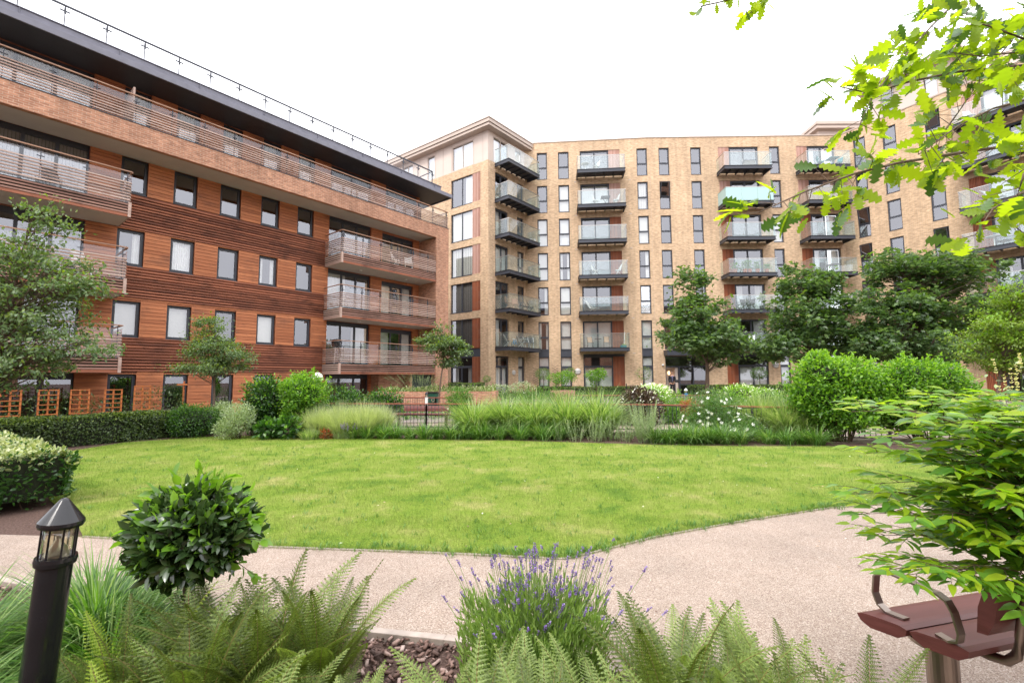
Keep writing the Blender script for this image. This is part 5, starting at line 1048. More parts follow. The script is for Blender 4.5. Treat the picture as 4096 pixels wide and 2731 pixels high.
# ================================================================== near planting
def topiary():
    b = (-1.70, 2.5, 0); root = empty('bay_tree', 'glossy dark bay clipped to a ball on a short stem beside the path', 'topiary', b)
    c = np.array([.03, 0, .71]); n = 4300; d = unit(RN.normal(size=(n, 3))); r = .255*(1-.45*RN.random(n)**1.7); P_ = c+d*r[:, None]*[1, 1, .84]+RN.normal(0, .012, (n, 3)); P_ += d*(.016*np.sin(d[:, 0]*7+2)*np.cos(d[:, 2]*6)+np.where(RN.random(n) < .06, RN.uniform(0, .05, n), 0))[:, None]
    D = unit(d*.7+RN.normal(0, .5, (n, 3))+[0, 0, .25]); Nn = unit(RN.normal(0, .5, (n, 3))+d*.7+[0, 0, .5]); OV2 = T(OVAL[0]*[1, .8, 1.3], OVAL[1]); V, F = leaves(OV2, P_, D, Nn, RN.uniform(.042, .088, n))
    tip = (RN.random(n) < .13+.22*(d[:, 2] > .3)) & (r > .215); FV, FF, Fm = V, F, np.repeat(tip.astype(int), 3)
    parts = [(*nptube([(0, 0, 0), (.012, .01, .2), (.0, 0, .42), (.03, 0, .6)], [.024, .02, .02, .014], 9), 0)]
    for _ in range(60): e = c+unit(RN.normal(size=3))*[.25, .25, .22]; parts.append((*nptube([(.02, 0, .45), c*.5+e*.5+RN.normal(0, .02, 3), e], [.006, .004, .002], 4), 0))
    # a few long shoots that have escaped the clipping
    SP, SD = [], []
    for px, py in ((605, 1180), (292, 1215), (470, 1085), (575, 1150), (310, 1260), (585, 1320), (555, 1115), (520, 1095), (400, 1090), (350, 1120), (580, 1200), (455, 1075), (330, 1165), (600, 1240), (500, 1085), (300, 1300)):
        e = np.array(at(px, py, 2.45))-b; parts.append((*nptube([c, c*.45+e*.55, e], [.004, .003, .0015], 4), 0))
        for q in (.72, .8, .88, .95, 1.0): SP.append(c+(e-c)*q); SD.append(unit(e-c)+RN.normal(0, .5, 3))
    V, F, _ = cat_(parts); npmesh('trunk', V, F, M['twig'], parent=root, smooth=True)
    V, F = leaves(OVAL, np.array(SP), np.array(SD), rdir(len(SP), 1.5), RN.uniform(.06, .09, len(SP))); V, F, m_ = cat_([(FV, FF, Fm), (V, F, 1)]); npmesh('foliage', V, F, [G['bay'], G['bay_y']], m_, parent=root, smooth=True)
topiary()
for x, y, n, h, lab in ((-2.36, 2.72, 620, .60, 'lush strappy clump between the bollard and the bay ball'), (-2.02, 2.42, 420, .48, 'strappy clump spilling toward the bark mulch below the bay ball'), (-2.75, 2.35, 520, .58, 'strappy clump left of the bollard at the frame edge'), (-2.35, 1.95, 300, .44, 'shorter strappy clump low behind the bollard')):
    clump('lilyturf', lab, 'grass clump', (x, y, 0), int(n*1.6), h*1.08, .0105, 1.05, G['grass'], .85, .15, 9, 'strappy clumps near the bollard', mats2=G['misc'], mixf=.35, hvar=.35, rmin=.4)

def frond(L_, W_, seg=26, curl=.55):
    """one fern frond in local space: runs along +x and arches"""
    V, F = [], []; s = np.linspace(0, 1, seg+1); X = L_*s*(1-.12*s*s); Z = -curl*L_*s**2.3*.5; C = np.stack([X, 0*s, Z], -1); T_ = unit(np.gradient(C, axis=0)); parts = [(*nptube(C, .0022*(1-.75*s), 3), 1)]
    PP, DD, SS = [], [], []
    for i in range(3, seg+1):
        prof = math.sin(PI*min(1, (s[i]*.92+.10)))**.8*W_*(1.05 if s[i] < .6 else 1); 
        if i == seg: prof *= .4
        for sd in (-1, 1):
            d = unit(np.array([T_[i][0]*.35, sd*1.0, T_[i][2]*.35-.18])); m_ = max(3, int(prof/.0062))
            for q in range(m_):
                u = (q+.5)/m_; c = C[i]+d*prof*u; l = .0078*(1.05-u)+.0022
                for s2 in (-1, 1): PP.append(c); DD.append(T_[i]*s2+d*.55); SS.append(l*1.15)
            PP.append(C[i]+d*prof*.92); DD.append(d); SS.append(.012)
            parts.append((np.array([C[i]-T_[i]*.0018, C[i]+T_[i]*.0018, C[i]+d*prof+T_[i]*.0005, C[i]+d*prof-T_[i]*.0005]), np.array([[0, 1, 2, 3]]), 0))
    PP, DD = np.array(PP), np.array(DD); TT = T([(0, -.22, 0), (.55, -.3, .02), (1, 0, -.02), (0, .22, 0)], [(0, 1, 2, 3)]); V, F = leaves(TT, PP, DD, np.tile([0, 0, 1.], (len(PP), 1))+RN.normal(0, .12, PP.shape), np.array(SS)*1.15); parts.append((V, F, 0))
    return cat_(parts)
FR = [frond(.62, .072, 32, .55), frond(.57, .078, 30, .9), frond(.66, .064, 34, .35)]
def fern_mesh(n, size, lo, hi, pal):
    parts = []
    for i in range(n):
        V, F, m_ = FR[RN.integers(3)]; s = size*RN.uniform(.8, 1.1); a = i*2.399+RN.normal(0, .25); el = math.radians(RN.uniform(lo, hi)); tw = RN.normal(0, .45); V = V*s; bd = RN.normal(0, .35); V = V*[1, 1, 1]+np.stack([0*V[:, 0], bd*V[:, 0]**2, 0*V[:, 0]], -1)
        cw, sw = math.cos(tw), math.sin(tw); V = np.stack([V[:, 0], V[:, 1]*cw-V[:, 2]*sw, V[:, 1]*sw+V[:, 2]*cw], -1)
        ce, se = math.cos(el), math.sin(el); V = np.stack([V[:, 0]*ce-V[:, 2]*se, V[:, 1], V[:, 0]*se+V[:, 2]*ce], -1)
        ca, sa = math.cos(a), math.sin(a); V = np.stack([V[:, 0]*ca-V[:, 1]*sa, V[:, 0]*sa+V[:, 1]*ca, V[:, 2]], -1); V[:, :2] += [ca*.03, sa*.03]
        parts.append((V, F, np.where(m_ == 1, 1, 0 if RN.random() > pal[1] else 2)))
    return cat_(parts)
G['rachis'] = leafm('fern_stalk', (.17, .085, .03), (.24, .13, .05), 0)
FM = []
for i, (n, sz, lo, hi, pal) in enumerate(((25, 1.0, 52, 86, ('fern', .12)), (22, .95, 45, 84, ('fern2', .12)), (23, .92, 50, 86, ('fern', .22)), (19, .85, 42, 82, ('fern2', .2)))):
    V, F, m_ = fern_mesh(n, sz, lo, hi, pal); o = npmesh('fern', V, F, [G[pal[0]], G['rachis'], G['fern_y'] if i in (2,) else G['fern2' if pal[0] == 'fern' else 'fern']], m_); COL.objects.unlink(o); FM.append(o.data); bpy.data.objects.remove(o)
ferns = [(-1.64, 2.08, 2, 1.0, 'tall fern directly under the bay ball'), (-1.30, 1.98, 0, .98, 'tall dark fern, second from the left in the left group'), (-1.14, 2.22, 0, 1.05, 'tallest dark fern at the path side of the left group'), (-.92, 2.30, 0, 1.0, 'dark fern at the right of the left group'), (-1.30, 1.62, 2, .9, 'yellow tipped fern low in the left group'), (-.92, 1.70, 1, .85, 'pale fern low between the left group and the kerb'), (-.62, 1.62, 1, .78, 'small pale fern over the bark mulch before the kerb'), (-1.62, 1.68, 3, .8, 'low fern at the bottom left by the mulch'),
         (-.14, 1.78, 1, .98, 'pale fern at the left of the lavender group'), (.10, 1.72, 1, .96, 'pale fern in front of the lavender'), (.33, 1.78, 3, 1.05, 'pale fern under the right side of the lavender'), (.02, 1.48, 0, .9, 'low dark fern at the bottom centre'), (-.22, 1.44, 3, .85, 'low pale fern left of the bottom centre'),
         (.64, 1.96, 0, 1.0, 'dark fern at the left of the right group'), (.90, 2.0, 1, .97, 'large pale fern in the middle of the right group'), (1.12, 1.98, 1, .95, 'pale fern at the right of the right group'), (.62, 1.58, 1, .95, 'pale fern low between centre and right groups'), (.92, 1.60, 0, .9, 'low dark fern in the right group'), (1.30, 1.80, 0, .78, 'small dark fern nearest the bench'), (.36, 1.45, 0, .85, 'dark fern at the bottom under the lavender'), (-1.48, 2.32, 0, .92, 'dark fern between the bay stem and the path edge'), (-.74, 1.98, 3, .7, 'small fern reaching over the kerb left of the mulch gap'), (-.40, 1.60, 1, .72, 'pale fern at the right of the mulch gap'), (.78, 2.22, 3, .9, 'fern at the path side of the right group'), (1.12, 1.66, 3, .85, 'low pale fern at the bottom of the right group'), (-.66, 1.86, 1, .66, 'small pale fern in the middle of the mulch gap'), (-.50, 1.42, 1, .8, 'pale fern at the very bottom of the mulch gap'), (-.28, 1.95, 3, .68, 'small fern just right of the mulch gap by the kerb')]
for i, (x, y, k, s, lab) in enumerate(ferns):
    o = bpy.data.objects.new('fern', FM[k]); link(o); o.location = (x, y, 0); o.rotation_euler = (RN.normal(0, .05), RN.normal(0, .05), RN.uniform(0, 6)); o.scale = (s, s, s); tag(o, lab, 'fern', 'ferns in the near bed')
def lavender():
    b = (.10, 2.36, 0); root = empty('lavender', 'bushy lavender with violet flower spikes beside the gravel path', 'plant', b)
    spikes(root, 280, .05, 0, .19, .11, .62, G['purple'], .0095, .06, G['lavleaf'], 30, .04, hv=.5)
    n = 6000; a = RN.uniform(0, 2*PI, n); r = .33*np.sqrt(RN.random(n)); h = RN.random(n)**.7*.45*(1-.28*(r/.36)**2)*(1+.16*np.sin(a*5+r*20)+.1*np.sin(r*45)); P_ = np.stack([r*np.cos(a)*1.1, r*np.sin(a)*.7, h], -1)
    D = unit(np.stack([np.cos(a)*.35, np.sin(a)*.35, np.ones(n)], -1)+RN.normal(0, .3, (n, 3))); V, F = leaves(T(LANCE[0]*[1, .55, 1], LANCE[1]), P_, D, rdir(n), RN.uniform(.035, .07, n)); npmesh('foliage', V, F, G['lavleaf'], parent=root)
lavender()
def nandina():
    b = np.array([2.15, 1.72, 0]); root = empty('nandina', 'bright glossy bamboo like shrub leaning over the near bench', 'bush', tuple(b)); parts = []; P_, D, S, Y = [], [], [], []
    tips = [(1955, 945, 1.7), (1990, 1040, 1.75), (1945, 1135, 1.8), (1970, 1180, 1.8), (2010, 1110, 1.75), (2030, 1010, 1.7), (2080, 960, 1.7), (2100, 1060, 1.8), (2060, 1150, 1.75), (2010, 1230, 1.85), (2120, 1220, 1.85), (2150, 1130, 1.75), (2160, 1010, 1.7), (2200, 930, 1.75), (2200, 1080, 1.8), (2230, 1180, 1.8), (2180, 1235, 1.85), (2250, 1225, 1.8), (2270, 1010, 1.75), (2300, 1110, 1.8), (2310, 920, 1.75), (2330, 1220, 1.75), (2350, 1020, 1.7), (2020, 1310, 1.6), (2080, 1320, 1.6), (2300, 1250, 1.55), (2240, 1240, 1.6), (2140, 1310, 1.6), (2340, 960, 1.6), (2120, 930, 1.85), (2260, 1140, 1.6), (2340, 1200, 1.6), (2080, 1185, 1.65), (2160, 1070, 1.65), (2300, 1040, 1.6), (2210, 1010, 1.85), (2340, 1160, 1.95)]
    tips += [(RN.uniform(2110, 2365), RN.uniform(925, 1270), RN.uniform(1.55, 2.1)) for _ in range(20)]
    for i, t_ in enumerate(tips):
        e = np.array(at(*t_))-b; root_ = np.array([RN.normal(0, .06), RN.normal(0, .06), 0]); k = root_*.5+[e[0]*.22+RN.normal(0, .04)+.08, e[1]*.3, e[2]*1.0+.12]; tt = np.linspace(0, 1, 9)[:, None]; c = root_*(1-tt)**2+2*k*tt*(1-tt)+e*tt**2
        parts.append((*nptube(c, .0042*(1-.75*tt[:, 0]), 5), 0)); d0 = unit(c[-1]-c[-4])
        for side in range(11):     # pinnate side stalks on the outer half of the cane
            q = .52+.045*side; j = q*8; c0 = c[int(j)]*(1-j % 1)+c[min(8, int(j)+1)]*(j % 1)
            sdv = unit(np.cross(d0, [0, 0, 1]))*(1 if side % 2 else -1); dd = unit(d0*.75+sdv*.75+[0, 0, RN.uniform(-.25, .2)]); l = RN.uniform(.12, .2)*(1.15-.35*q); en = c0+dd*l; parts.append((*nptube([c0, (c0+en)/2+[0, 0, .008], en], [.0016, .0013, .0008], 3), 0))
            for u in (.3, .55, .8):
                for s2 in (-1, 1): P_.append(c0+(en-c0)*u+RN.normal(0, .004, 3)); sv_ = unit(np.cross(dd, [0, 0, 1]))*s2; D.append(dd*.75+sv_*.75+[0, 0, -.12]); S.append(RN.uniform(.052, .088)); Y.append(q > .7 and RN.random() < .75)
            P_.append(en); D.append(dd+[0, 0, -.15]); S.append(RN.uniform(.05, .075)); Y.append(q > .75)
        P_.append(c[-1]); D.append(d0); S.append(.07); Y.append(True)
    V, F, _ = cat_(parts); npmesh('stems', V, F, M['twig'], parent=root, smooth=True); P_, D, S = np.array(P_), np.array(D), np.array(S); n = len(P_); tm = T([(0, 0, 0), (.28, -.15, .03), (.6, -.13, .0), (1, 0, -.14), (.6, .13, .0), (.28, .15, .03), (.28, 0, 0), (.6, 0, -.03)], [(0, 1, 2, 7), (0, 7, 4, 5), (2, 3, 4, 7)])
    V, F = leaves(tm, P_, D, rdir(n, 2.0)+[0, -.2, 0], S); npmesh('foliage', V, F, [G['nandina'], G['nandina_y']], np.repeat(np.array(Y).astype(int)*(RN.random(n) < .7), 3), parent=root, smooth=True)
nandina()
b = base_at(2345, 5.2); r = empty('goat_beard', 'tall plant with cream flower plumes at the right frame edge', 'plant', b)
spikes(r, 16, 0, 0, .10, .08, 1.62, G['cream'], .022, .2, G['lily'], 60, .34); bb_ = RN.normal(0, .16, (700, 3)); bb_[:, 2] = .75+RN.normal(0, .3, 700); V, F = leaves(OVAL, bb_, rdir(700), rdir(700, 1.5), RN.uniform(.04, .08, 700)); npmesh('foliage', V, F, G['silver'], parent=r)

# ================================================================== street furniture
def bollard(loc, label, sc=1.0, body='black', cap='black', group=None, name='bollard_light'):
    r = empty(name, label, 'bollard', loc, 0, group); z = .80*sc; R0 = .055*sc
    MB().lathe([(R0*1.0, 0), (R0, z-.02), (R0*1.16, z-.015), (R0*1.2, z), (R0*1.16, z+.014), (R0*.9, z+.015)], 40).build('body', M[body], r, smooth=False)
    MB().lathe([(R0*.92, z+.016), (R0*.92, z+.137), (R0*.90, z+.137), (R0*.90, z+.016)], 36).build('lens', M['lensglass'], r, smooth=True)
    MB().lathe([(R0*.82, z+.017), (R0*.72, z+.022), (R0*.2, z+.075), (0.012, z+.09)], 32).build('reflector', M['steel'], r, smooth=True)
    MB().lathe([(0.02, z+.134), (R0*.45, z+.128), (R0*.42, z+.105), (R0*.2, z+.098), (0, z+.098)], 24).build('lamp_holder', M['offwhite'], r, smooth=True)
    mb = MB()
    for k in range(8): a = 2*PI*k/8+.2; mb.tube([(R0*.99*math.cos(a), R0*.99*math.sin(a), z+.005), (R0*.99*math.cos(a), R0*.99*math.sin(a), z+.14)], .0035*sc, 6)
    mb.build('guard_bars', M['black'], r)
    MB().lathe([(R0*1.25, z+.130), (R0*1.33, z+.140), (R0*1.30, z+.152), (R0*.28, z+.232), (R0*.16, z+.238), (.0, z+.240)], 44).build('cap', M[cap], r)
    return r
M['lensglass'] = glassm('amber_lens', 1.6, (.98, .96, .88), .07, (.85, .78, .6))
near_b = bollard((-1.885, 1.9, 0), 'large glossy black bollard light standing closest at the lower left'); near_b.rotation_euler = (0, R_(4.6), 0)
bollard(at(980, 884, 18.2)[:2]+(0,), 'small dark capped bollard light with a pale column beyond the railings', 1.0, 'white', 'black')
bollard(at(1575, 884, 20.0)[:2]+(0,), 'pale post with a blue band standing beyond the railings', 1.05, 'blue', 'white')
def bench(loc, rz, label, Ln=1.8, back=True, flip=False):
    r = empty('bench', label, 'bench', loc, rz)
    def plank(name, y0, y1, z0, z1, xs, xe, slant=.35):
        m_ = MB(); n = 8; pr = []
        for k in range(n+1):
            t = k/n; y = y0+(y1-y0)*t; pr.append((y, z1-.010*(2*t-1)**6*1.0))
        pr2 = [(y1-.012, z0+.02), (y1-.045, z0), (y0+.03, z0), (y0+.004, z0+.02)]; P_ = pr+pr2; q = len(P_)
        V = [(xs-slant*y, y, z) for y, z in P_]+[(xe, y, z) for y, z in P_]; m_.add(V, [tuple(range(q)), tuple(reversed(range(q, 2*q)))]+[(i, q+i, q+(i+1) % q, (i+1) % q) for i in range(q)]); return m_.build(name, M['benchwood'], r)
    plank('seat_plank', .004, .172, .395, .45, 0, Ln); plank('seat_plank', -.176, -.004, .395, .45, 0, Ln)
    if back:
        m_ = MB(); pr = [(-.225, .56), (-.200, .505), (-.165, .50), (-.175, .60), (-.20, .68), (-.245, .675)]; q = len(pr); m_.add([(.13, y, z) for y, z in pr]+[(Ln-.3, y, z) for y, z in pr], [tuple(reversed(range(q))), tuple(range(q, 2*q))]+[(i, (i+1) % q, q+(i+1) % q, q+i) for i in range(q)]); m_.build('backrest', M['benchwood'], r)
        for x in (.25, Ln-.4): MB().tube([(x, .05, .375), (x, -.13, .375), (x, -.185, .385), (x, -.215, .42), (x, -.235, .50), (x, -.262, .67)], .019, 12).build('back_support', M['bronze'], r, smooth=True)
    for x in (.15, Ln-.19): MB().lathe([(.055, 0), (.055, .375), (.05, .38)], 28, (x, -.02, 0)).lathe([(.11, .38), (.11, .395)], 28, (x, -.02, 0)).build('pedestal', M['bronze'], r, smooth=False)
    for x in (.05, ):
        w_ = .036; pts = [(.05, .455), (.115, .456), (.15, .475), (.168, .52), (.158, .595), (.135, .622), (.08, .632), (-.09, .625), (-.125, .61), (-.145, .575), (-.162, .50), (-.155, .468), (-.125, .456), (-.07, .455)]; m_ = MB()
        n = len(pts); V = []
        for i, (y, z) in enumerate(pts):
            a, b = pts[max(0, i-1)], pts[min(n-1, i+1)]; dy, dz = b[0]-a[0], b[1]-a[1]; l = math.hypot(dy, dz); ny, nz = -dz/l*.004, dy/l*.004
            for xx, s in ((x-w_/2, -1), (x+w_/2, -1), (x+w_/2, 1), (x-w_/2, 1)): V.append((xx+(.015 if i in (0, n-1) else 0)-.35*y*0, y+ny*s, z+nz*s))
        F_ = [tuple(reversed(range(4))), tuple(range(4*n-4, 4*n))]
        for i in range(n-1):
            for k in range(4): F_.append((i*4+k, i*4+(k+1) % 4, i*4+4+(k+1) % 4, i*4+4+k))
        m_.add(V, F_); m_.build('armrest', M['bronze'], r)
    return r
bench((1.655, 2.03, 0), R_(14.5), 'dark red plank bench with steel armrest, close at the lower right')
bench((-1.92, 14.50, 0), R_(180-9), 'dark red slatted bench standing beyond the garden railing', 1.9)
def railing(pts, label, h=.78, group='red topped railings'):
    r = empty('railing', label, 'railing', (pts[0][0], pts[0][1], 0), 0, group); o = np.array([pts[0][0], pts[0][1]]); top = MB(); bars = MB(); k = 0
    for a, b in zip(pts, pts[1:]):
        a = np.array(a)-o; b = np.array(b)-o; l = np.linalg.norm(b-a); top.beam((*a, h), (*b, h), .055, .028); bars.beam((*a, .09), (*b, .09), .012, .03); bars.beam((*a, h-.035), (*b, h-.035), .012, .02)
        n = int(l/.11)
        for i in range(n):
            p = a+(b-a)*(i+.5)/n; bars.box(p[0]-.006, p[0]+.006, p[1]-.006, p[1]+.006, .09, h-.03)
        m_ = max(1, round(l/1.25))
        for i in range(m_+1): p = a+(b-a)*i/m_; MB().box(p[0]-.025, p[0]+.025, p[1]-.02, p[1]+.02, 0, h-.02).build('post', M['slate'], r)
    top.build('top_rail', M['redrail'], r); bars.build('bars', M['slate'], r, loc=(0, 0, .0)); return r
railing([(-6.9, 14.7), (-2.6, 14.05), (3.8, 12.95), (7.2, 11.2), (8.8, 10.9)], 'nearer red topped railing right behind the flower border')
railing([(-4.6, 19.4), (-3.1, 18.8), (-1.9, 18.8)], 'far red topped railing beside the brick planter and bin')
railing([(2.6, 20.5), (7.6, 19.8), (12.5, 18.8)], 'far red topped railing running toward the tall bright shrubs')
# angled timber topped steel edge at the right
e = empty('stair_guard', 'dark panelled guard with sloping orange timber top by the right trees', 'railing', base_at(2236, 14.5))
MB().beam(P3(2218, 916, 14.5, base_at(2236, 14.5)), P3(2262, 906, 14.5, base_at(2236, 14.5)), .12, .06).beam(P3(2262, 906, 14.5, base_at(2236, 14.5)), P3(2290, 922, 13.9, base_at(2236, 14.5)), .12, .06).build('handrail', M['rail_wood'], e)
q0, q1, q2 = (P3(*a, base_at(2236, 14.5)) for a in ((2218, 918, 14.5), (2262, 908, 14.5), (2290, 924, 13.9))); MB().add([(q0[0], q0[1], 0), (q1[0], q1[1], 0), q1, q0], [(0, 1, 2, 3)]).add([(q1[0], q1[1], 0), (q2[0], q2[1], 0), q2, q1], [(0, 1, 2, 3)]).build('panel', M['slate'], e)
# brick planter, bin, planting
def box_thing(name, label, cat, loc, rz, dims, mat, bev=0, cap=None):
    r = empty(name, label, cat, loc, rz); x, y, z = dims; w_ = .11
    MB().box(-x, x, -y, -y+w_, 0, z).box(-x, x, y-w_, y, 0, z).box(-x, -x+w_, -y+w_, y-w_, 0, z).box(x-w_, x, -y+w_, y-w_, 0, z).build('wall', mat, r)
    MB().box(-x+w_, x-w_, -y+w_, y-w_, z-.12, z-.06).build('soil', M['soil'], r); return r
pl = at(1000, 884, 22); box_thing('planter', 'long low brick planter wall in front of the louvred plinth', 'planter', (pl[0], 23.2, .05), R_(-4), (2.9, .7, .88), M['redbrick'])
groundcover('planter_foliage', 'mixed leafy planting spilling over the long brick planter', [(-6.4, 22.9), (-.9, 22.5), (-.8, 23.7), (-6.3, 24.1)], 6500, .13, [G['varieg'], G['shrub']], .55); bpy.context.scene.objects['planter_foliage'].location.z = .70
b = (at(965, 884, 23.4)[0], 23.4, .82); r = empty('perovskia', 'hazy silver stems standing up in the long brick planter', 'plant', b); spikes(r, 90, 0, 0, .75, .25, .95, G['silver'], .03, .05, G['silver'], 26, .5, 'foliage')
def bin_(loc):
    r = empty('litter_bin', 'dark green litter bin with a round pale emblem beside the slim tree', 'bin', loc); MB().lathe([(.05, .0), (.05, .35)], 12).build('post', M['slate'], r); MB().lathe([(.21, .36), (.25, .92), (.255, .93), (.2, .93)], 28).build('body', M['greenplastic'], r)
    MB().lathe([(.265, .931), (.27, .97), (.2, 1.0), (.17, 1.0)], 28).build('lid', M['black'], r); c = MB(); c.tube([(.06, -.243, .66), (.06, -.252, .66)], .075, 20); c.build('emblem', M['tan'], r); MB().tube([(.06, -.2521, .66), (.06, -.256, .66)], .05, 20).build('emblem', M['greenplastic'], r)
p = at(994, 884, 19.6); bin_((p[0], 19.6, 0))
for px, py, Y, w_, lab in ((1292, 893, 27, .65, 'pale timber planter box below the small clipped trees'), (1110, 902, 24, .9, 'reddish low planter in front of the tower patio')):
    p = at(px, py, Y); box_thing('planter', lab, 'planter', (p[0], Y, float(gz(p[0], Y))), .1, (w_, .4, .62 if Y > 26 else .5), M['rail_wood'])
# trellis screen on the left
for i, (px, hh) in enumerate(((30, 1.27), (117, 1.27), (189, 1.26), (265, 1.25), (331, 1.36))):
    s = (px-20)/95*.0; u = (px-1176)/1059.5; ox, oy = -14.938+.777*2.5, 17.062-.629*2.5; t = (u*oy-ox)/(.629-u*.777) if abs(.629-u*.777) > 1e-6 else 0
    # trellis panels stand on a line parallel to the building front
    x, y = ox+.629*t, oy+.777*t; lab = 'orange timber trellis panel, %s of the five' % ('leftmost', 'second', 'middle', 'fourth', 'tallest rightmost')[i]
    mb = MB(); w_ = .21
    for xx in (-w_, 0, w_): mb.box(xx-.022, xx+.022, -.012, .012, 0, hh)
    for k in range(9):
        z = .08+k*(hh-.1)/8; mb.box(-w_-.02, w_+.02, -.026, -.013, z-.015, z+.015)
    if i < 6: tag(mb.build('trellis_panel', M['orangewood'], loc=(x, y, 0), rz=R_(45)), lab, 'trellis', 'orange trellis panels')
u = (425-1176)/1059.5; ox, oy = -14.938+.777*1.6, 17.062-.629*1.6; t = (u*oy-ox)/(.629-u*.777); mb = MB(); 
for k in range(9): mb.box(-.01, .01, -.16, .16, .15+k*.16, .18+k*.16)
mb.box(-.012, .012, -.18, -.15, 0, 1.5).box(-.012, .012, .15, .18, 0, 1.5).box(-.2, .1, -.2, .2, 1.35, 1.4); tag(mb.build('trellis_panel', M['orangewood'], loc=(ox+.629*t, oy+.777*t, 0), rz=R_(30)), 'narrow orange slatted trellis seen edge on beside the ground floor window', 'trellis')
groundcover('climbing_foliage', 'dark leafy climbers growing behind the orange trellis panels', [(-15.7, 13.3), (-14.9, 12.8), (-11.75, 16.8), (-12.4, 17.6)], 9500, .10, [G['box'], G['shrub_d']], 1.35)
# diamond trellises by the tower
for px, lab, hh in ((1232, 'dark diamond trellis left of the ground floor window', 1.7), (1276, 'dark diamond trellis right of the ground floor window', 1.9)):
    p = at(px, 884, 36.1); mb = MB(); w_ = .25
    for k in range(9): z = k*hh/9; mb.beam((-w_, 0, z), (w_, 0, z+hh/9*1.5), .02, .02).beam((w_, .012, z), (-w_, .012, z+hh/9*1.5), .02, .02)
    tag(mb.build('diamond_trellis', M['bark'], loc=(p[0], 36.25, .6)), lab, 'trellis')
# standard topiaries and patio shrubs
def standard(px, py, Y, r_, label, mats, n=900, h0=None, flat=.85, leaf=.07):
    b = base_at(px, Y); c = at(px, py, Y); root = empty('patio_tree', label, 'topiary', b); d = unit(RN.normal(size=(n, 3))); P_ = np.array([0, 0, c[2]-b[2]])+d*(r_*(1-.4*RN.random(n))[:, None])*[1, 1, flat]
    V, F = leaves(OVAL, P_, unit(d+RN.normal(0, .5, (n, 3))), rdir(n, 1)+d, RN.uniform(.7, 1.2, n)*leaf); npmesh('foliage', V, F, mats, np.repeat((RN.random(n) < .35).astype(int), 3), parent=root); V, F = nptube([(0, 0, 0), (.03, 0, (c[2]-b[2])*.5), (0, 0, c[2]-b[2])], [.03, .025, .02], 6); npmesh('trunk', V, F, M['bark'], parent=root)
standard(1248, 858, 34, .62, 'small round headed tree before the left diamond trellis', [G['oaks'], G['lime']], 1100, flat=.7)
standard(1310, 856, 31, .42, 'small yellowish round headed tree over the leafy shrub', [G['oaks'], G['lime']], 700)
standard(1480, 858, 33, .62, 'thin yellow green round headed tree left of the entrance', [G['oaks'], G['lime']], 420, leaf=.08)
standard(1745, 857, 32.5, .58, 'dense dark topiary ball on a stem before a patio window', [G['box'], G['shrub']], 1500, flat=.75)
standard(1118, 870, 30, .25, 'tiny round headed shrub against the tower brick', [G['oaks'], G['lime']], 300)
for px, py, Y, rx, rz, lab in ((1290, 868, 30, 34, 12, 'spreading bright green patio shrub left of the wall lamp'), (1369, 862, 30, 24, 12, 'flat topped bright shrub before the patio curtains')):
    b = base_at(px, Y); bush('patio_shrub', lab, 'bush', b, [blob(px, py, Y, rx, rz, b), blob(px+8, py-6, Y, rx*.6, rz*.8, b), blob(px-5, py+14, Y, rx*.4, rz, b)], 1500, .10, OVAL, [G['shrub'], G['shrub_y']], tipf=.6, core=False, stems=9)
b = base_at(1190, 31); bush('hebe', 'grey green mound with pale flowers below the wicker chair', 'bush', b, [blob(1150, 893, 31, 28, 10, b), blob(1200, 890, 31, 28, 13, b)], 1500, .09, OVAL, [G['silver'], G['petal']], tipf=.25, core=False, stems=4)
# wall lamps
def wall_lamp(fac_th, O, x, z, label, r_=.2):
    f = Fac(None, O, fac_th); o = MB().lathe([(r_*.96, 0), (r_, .03), (r_, .05), (r_*.75, .085), (0, .10)], 24).build('wall_lamp', M['offwhite'], smooth=True); f.put(o, x, -.0, z); o.rotation_euler = (R_(90), 0, fac_th); tag(o, label, 'lamp', 'round wall lamps')
    MB().box(-r_, r_, -.012, .012, .09, .105).build('lamp_bar', M['slate'], o)
wall_lamp(R_(50), (BX, BY), 2.82, 2.02, 'round wall lamp on the tower brick beside the patio doors')
wall_lamp(R_(-4.8), (11.2, 35.88), -6.05, 2.1, 'round wall lamp left of the double patio doors', .24)
wall_lamp(R_(-.8), (11.2, 35.88), 9.2, 2.5, 'round wall lamp right of the topiary ball patio', .24)
p = at(728, 868, 17.2); r = empty('globe_lamp', 'white globe lamp on a post above the bright tipped shrub', 'lamp', (p[0], 17.2, 0)); MB().lathe([(.0, -.22), (.12, -.185), (.19, -.11), (.22, 0), (.19, .11), (.12, .185), (0, .22)], 24, (0, 0, p[2])).build('globe', M['white'], r, smooth=True); MB().lathe([(.04, 0), (.035, p[2]-.2)], 12).build('post', M['slate'], r)
# low black railing near the entrance
r = empty('low_fence', 'low black bow topped fence above the hedge left of the entrance', 'fence', (8.2, 33.3, .25)); mb = MB()
for k in range(30): mb.tube([(k*.12, 0, 0), (k*.12, 0, .78)], .008, 5)
mb.beam((0, 0, .12), (3.5, 0, .12), .02, .03).beam((0, 0, .74), (3.5, 0, .74), .02, .03); mb.build('bars', M['blackm'], r)
for x in (0, 1.9, 3.5): MB().box(x-.03, x+.03, -.03, .03, 0, .92).build('post', M['blackm'], r)

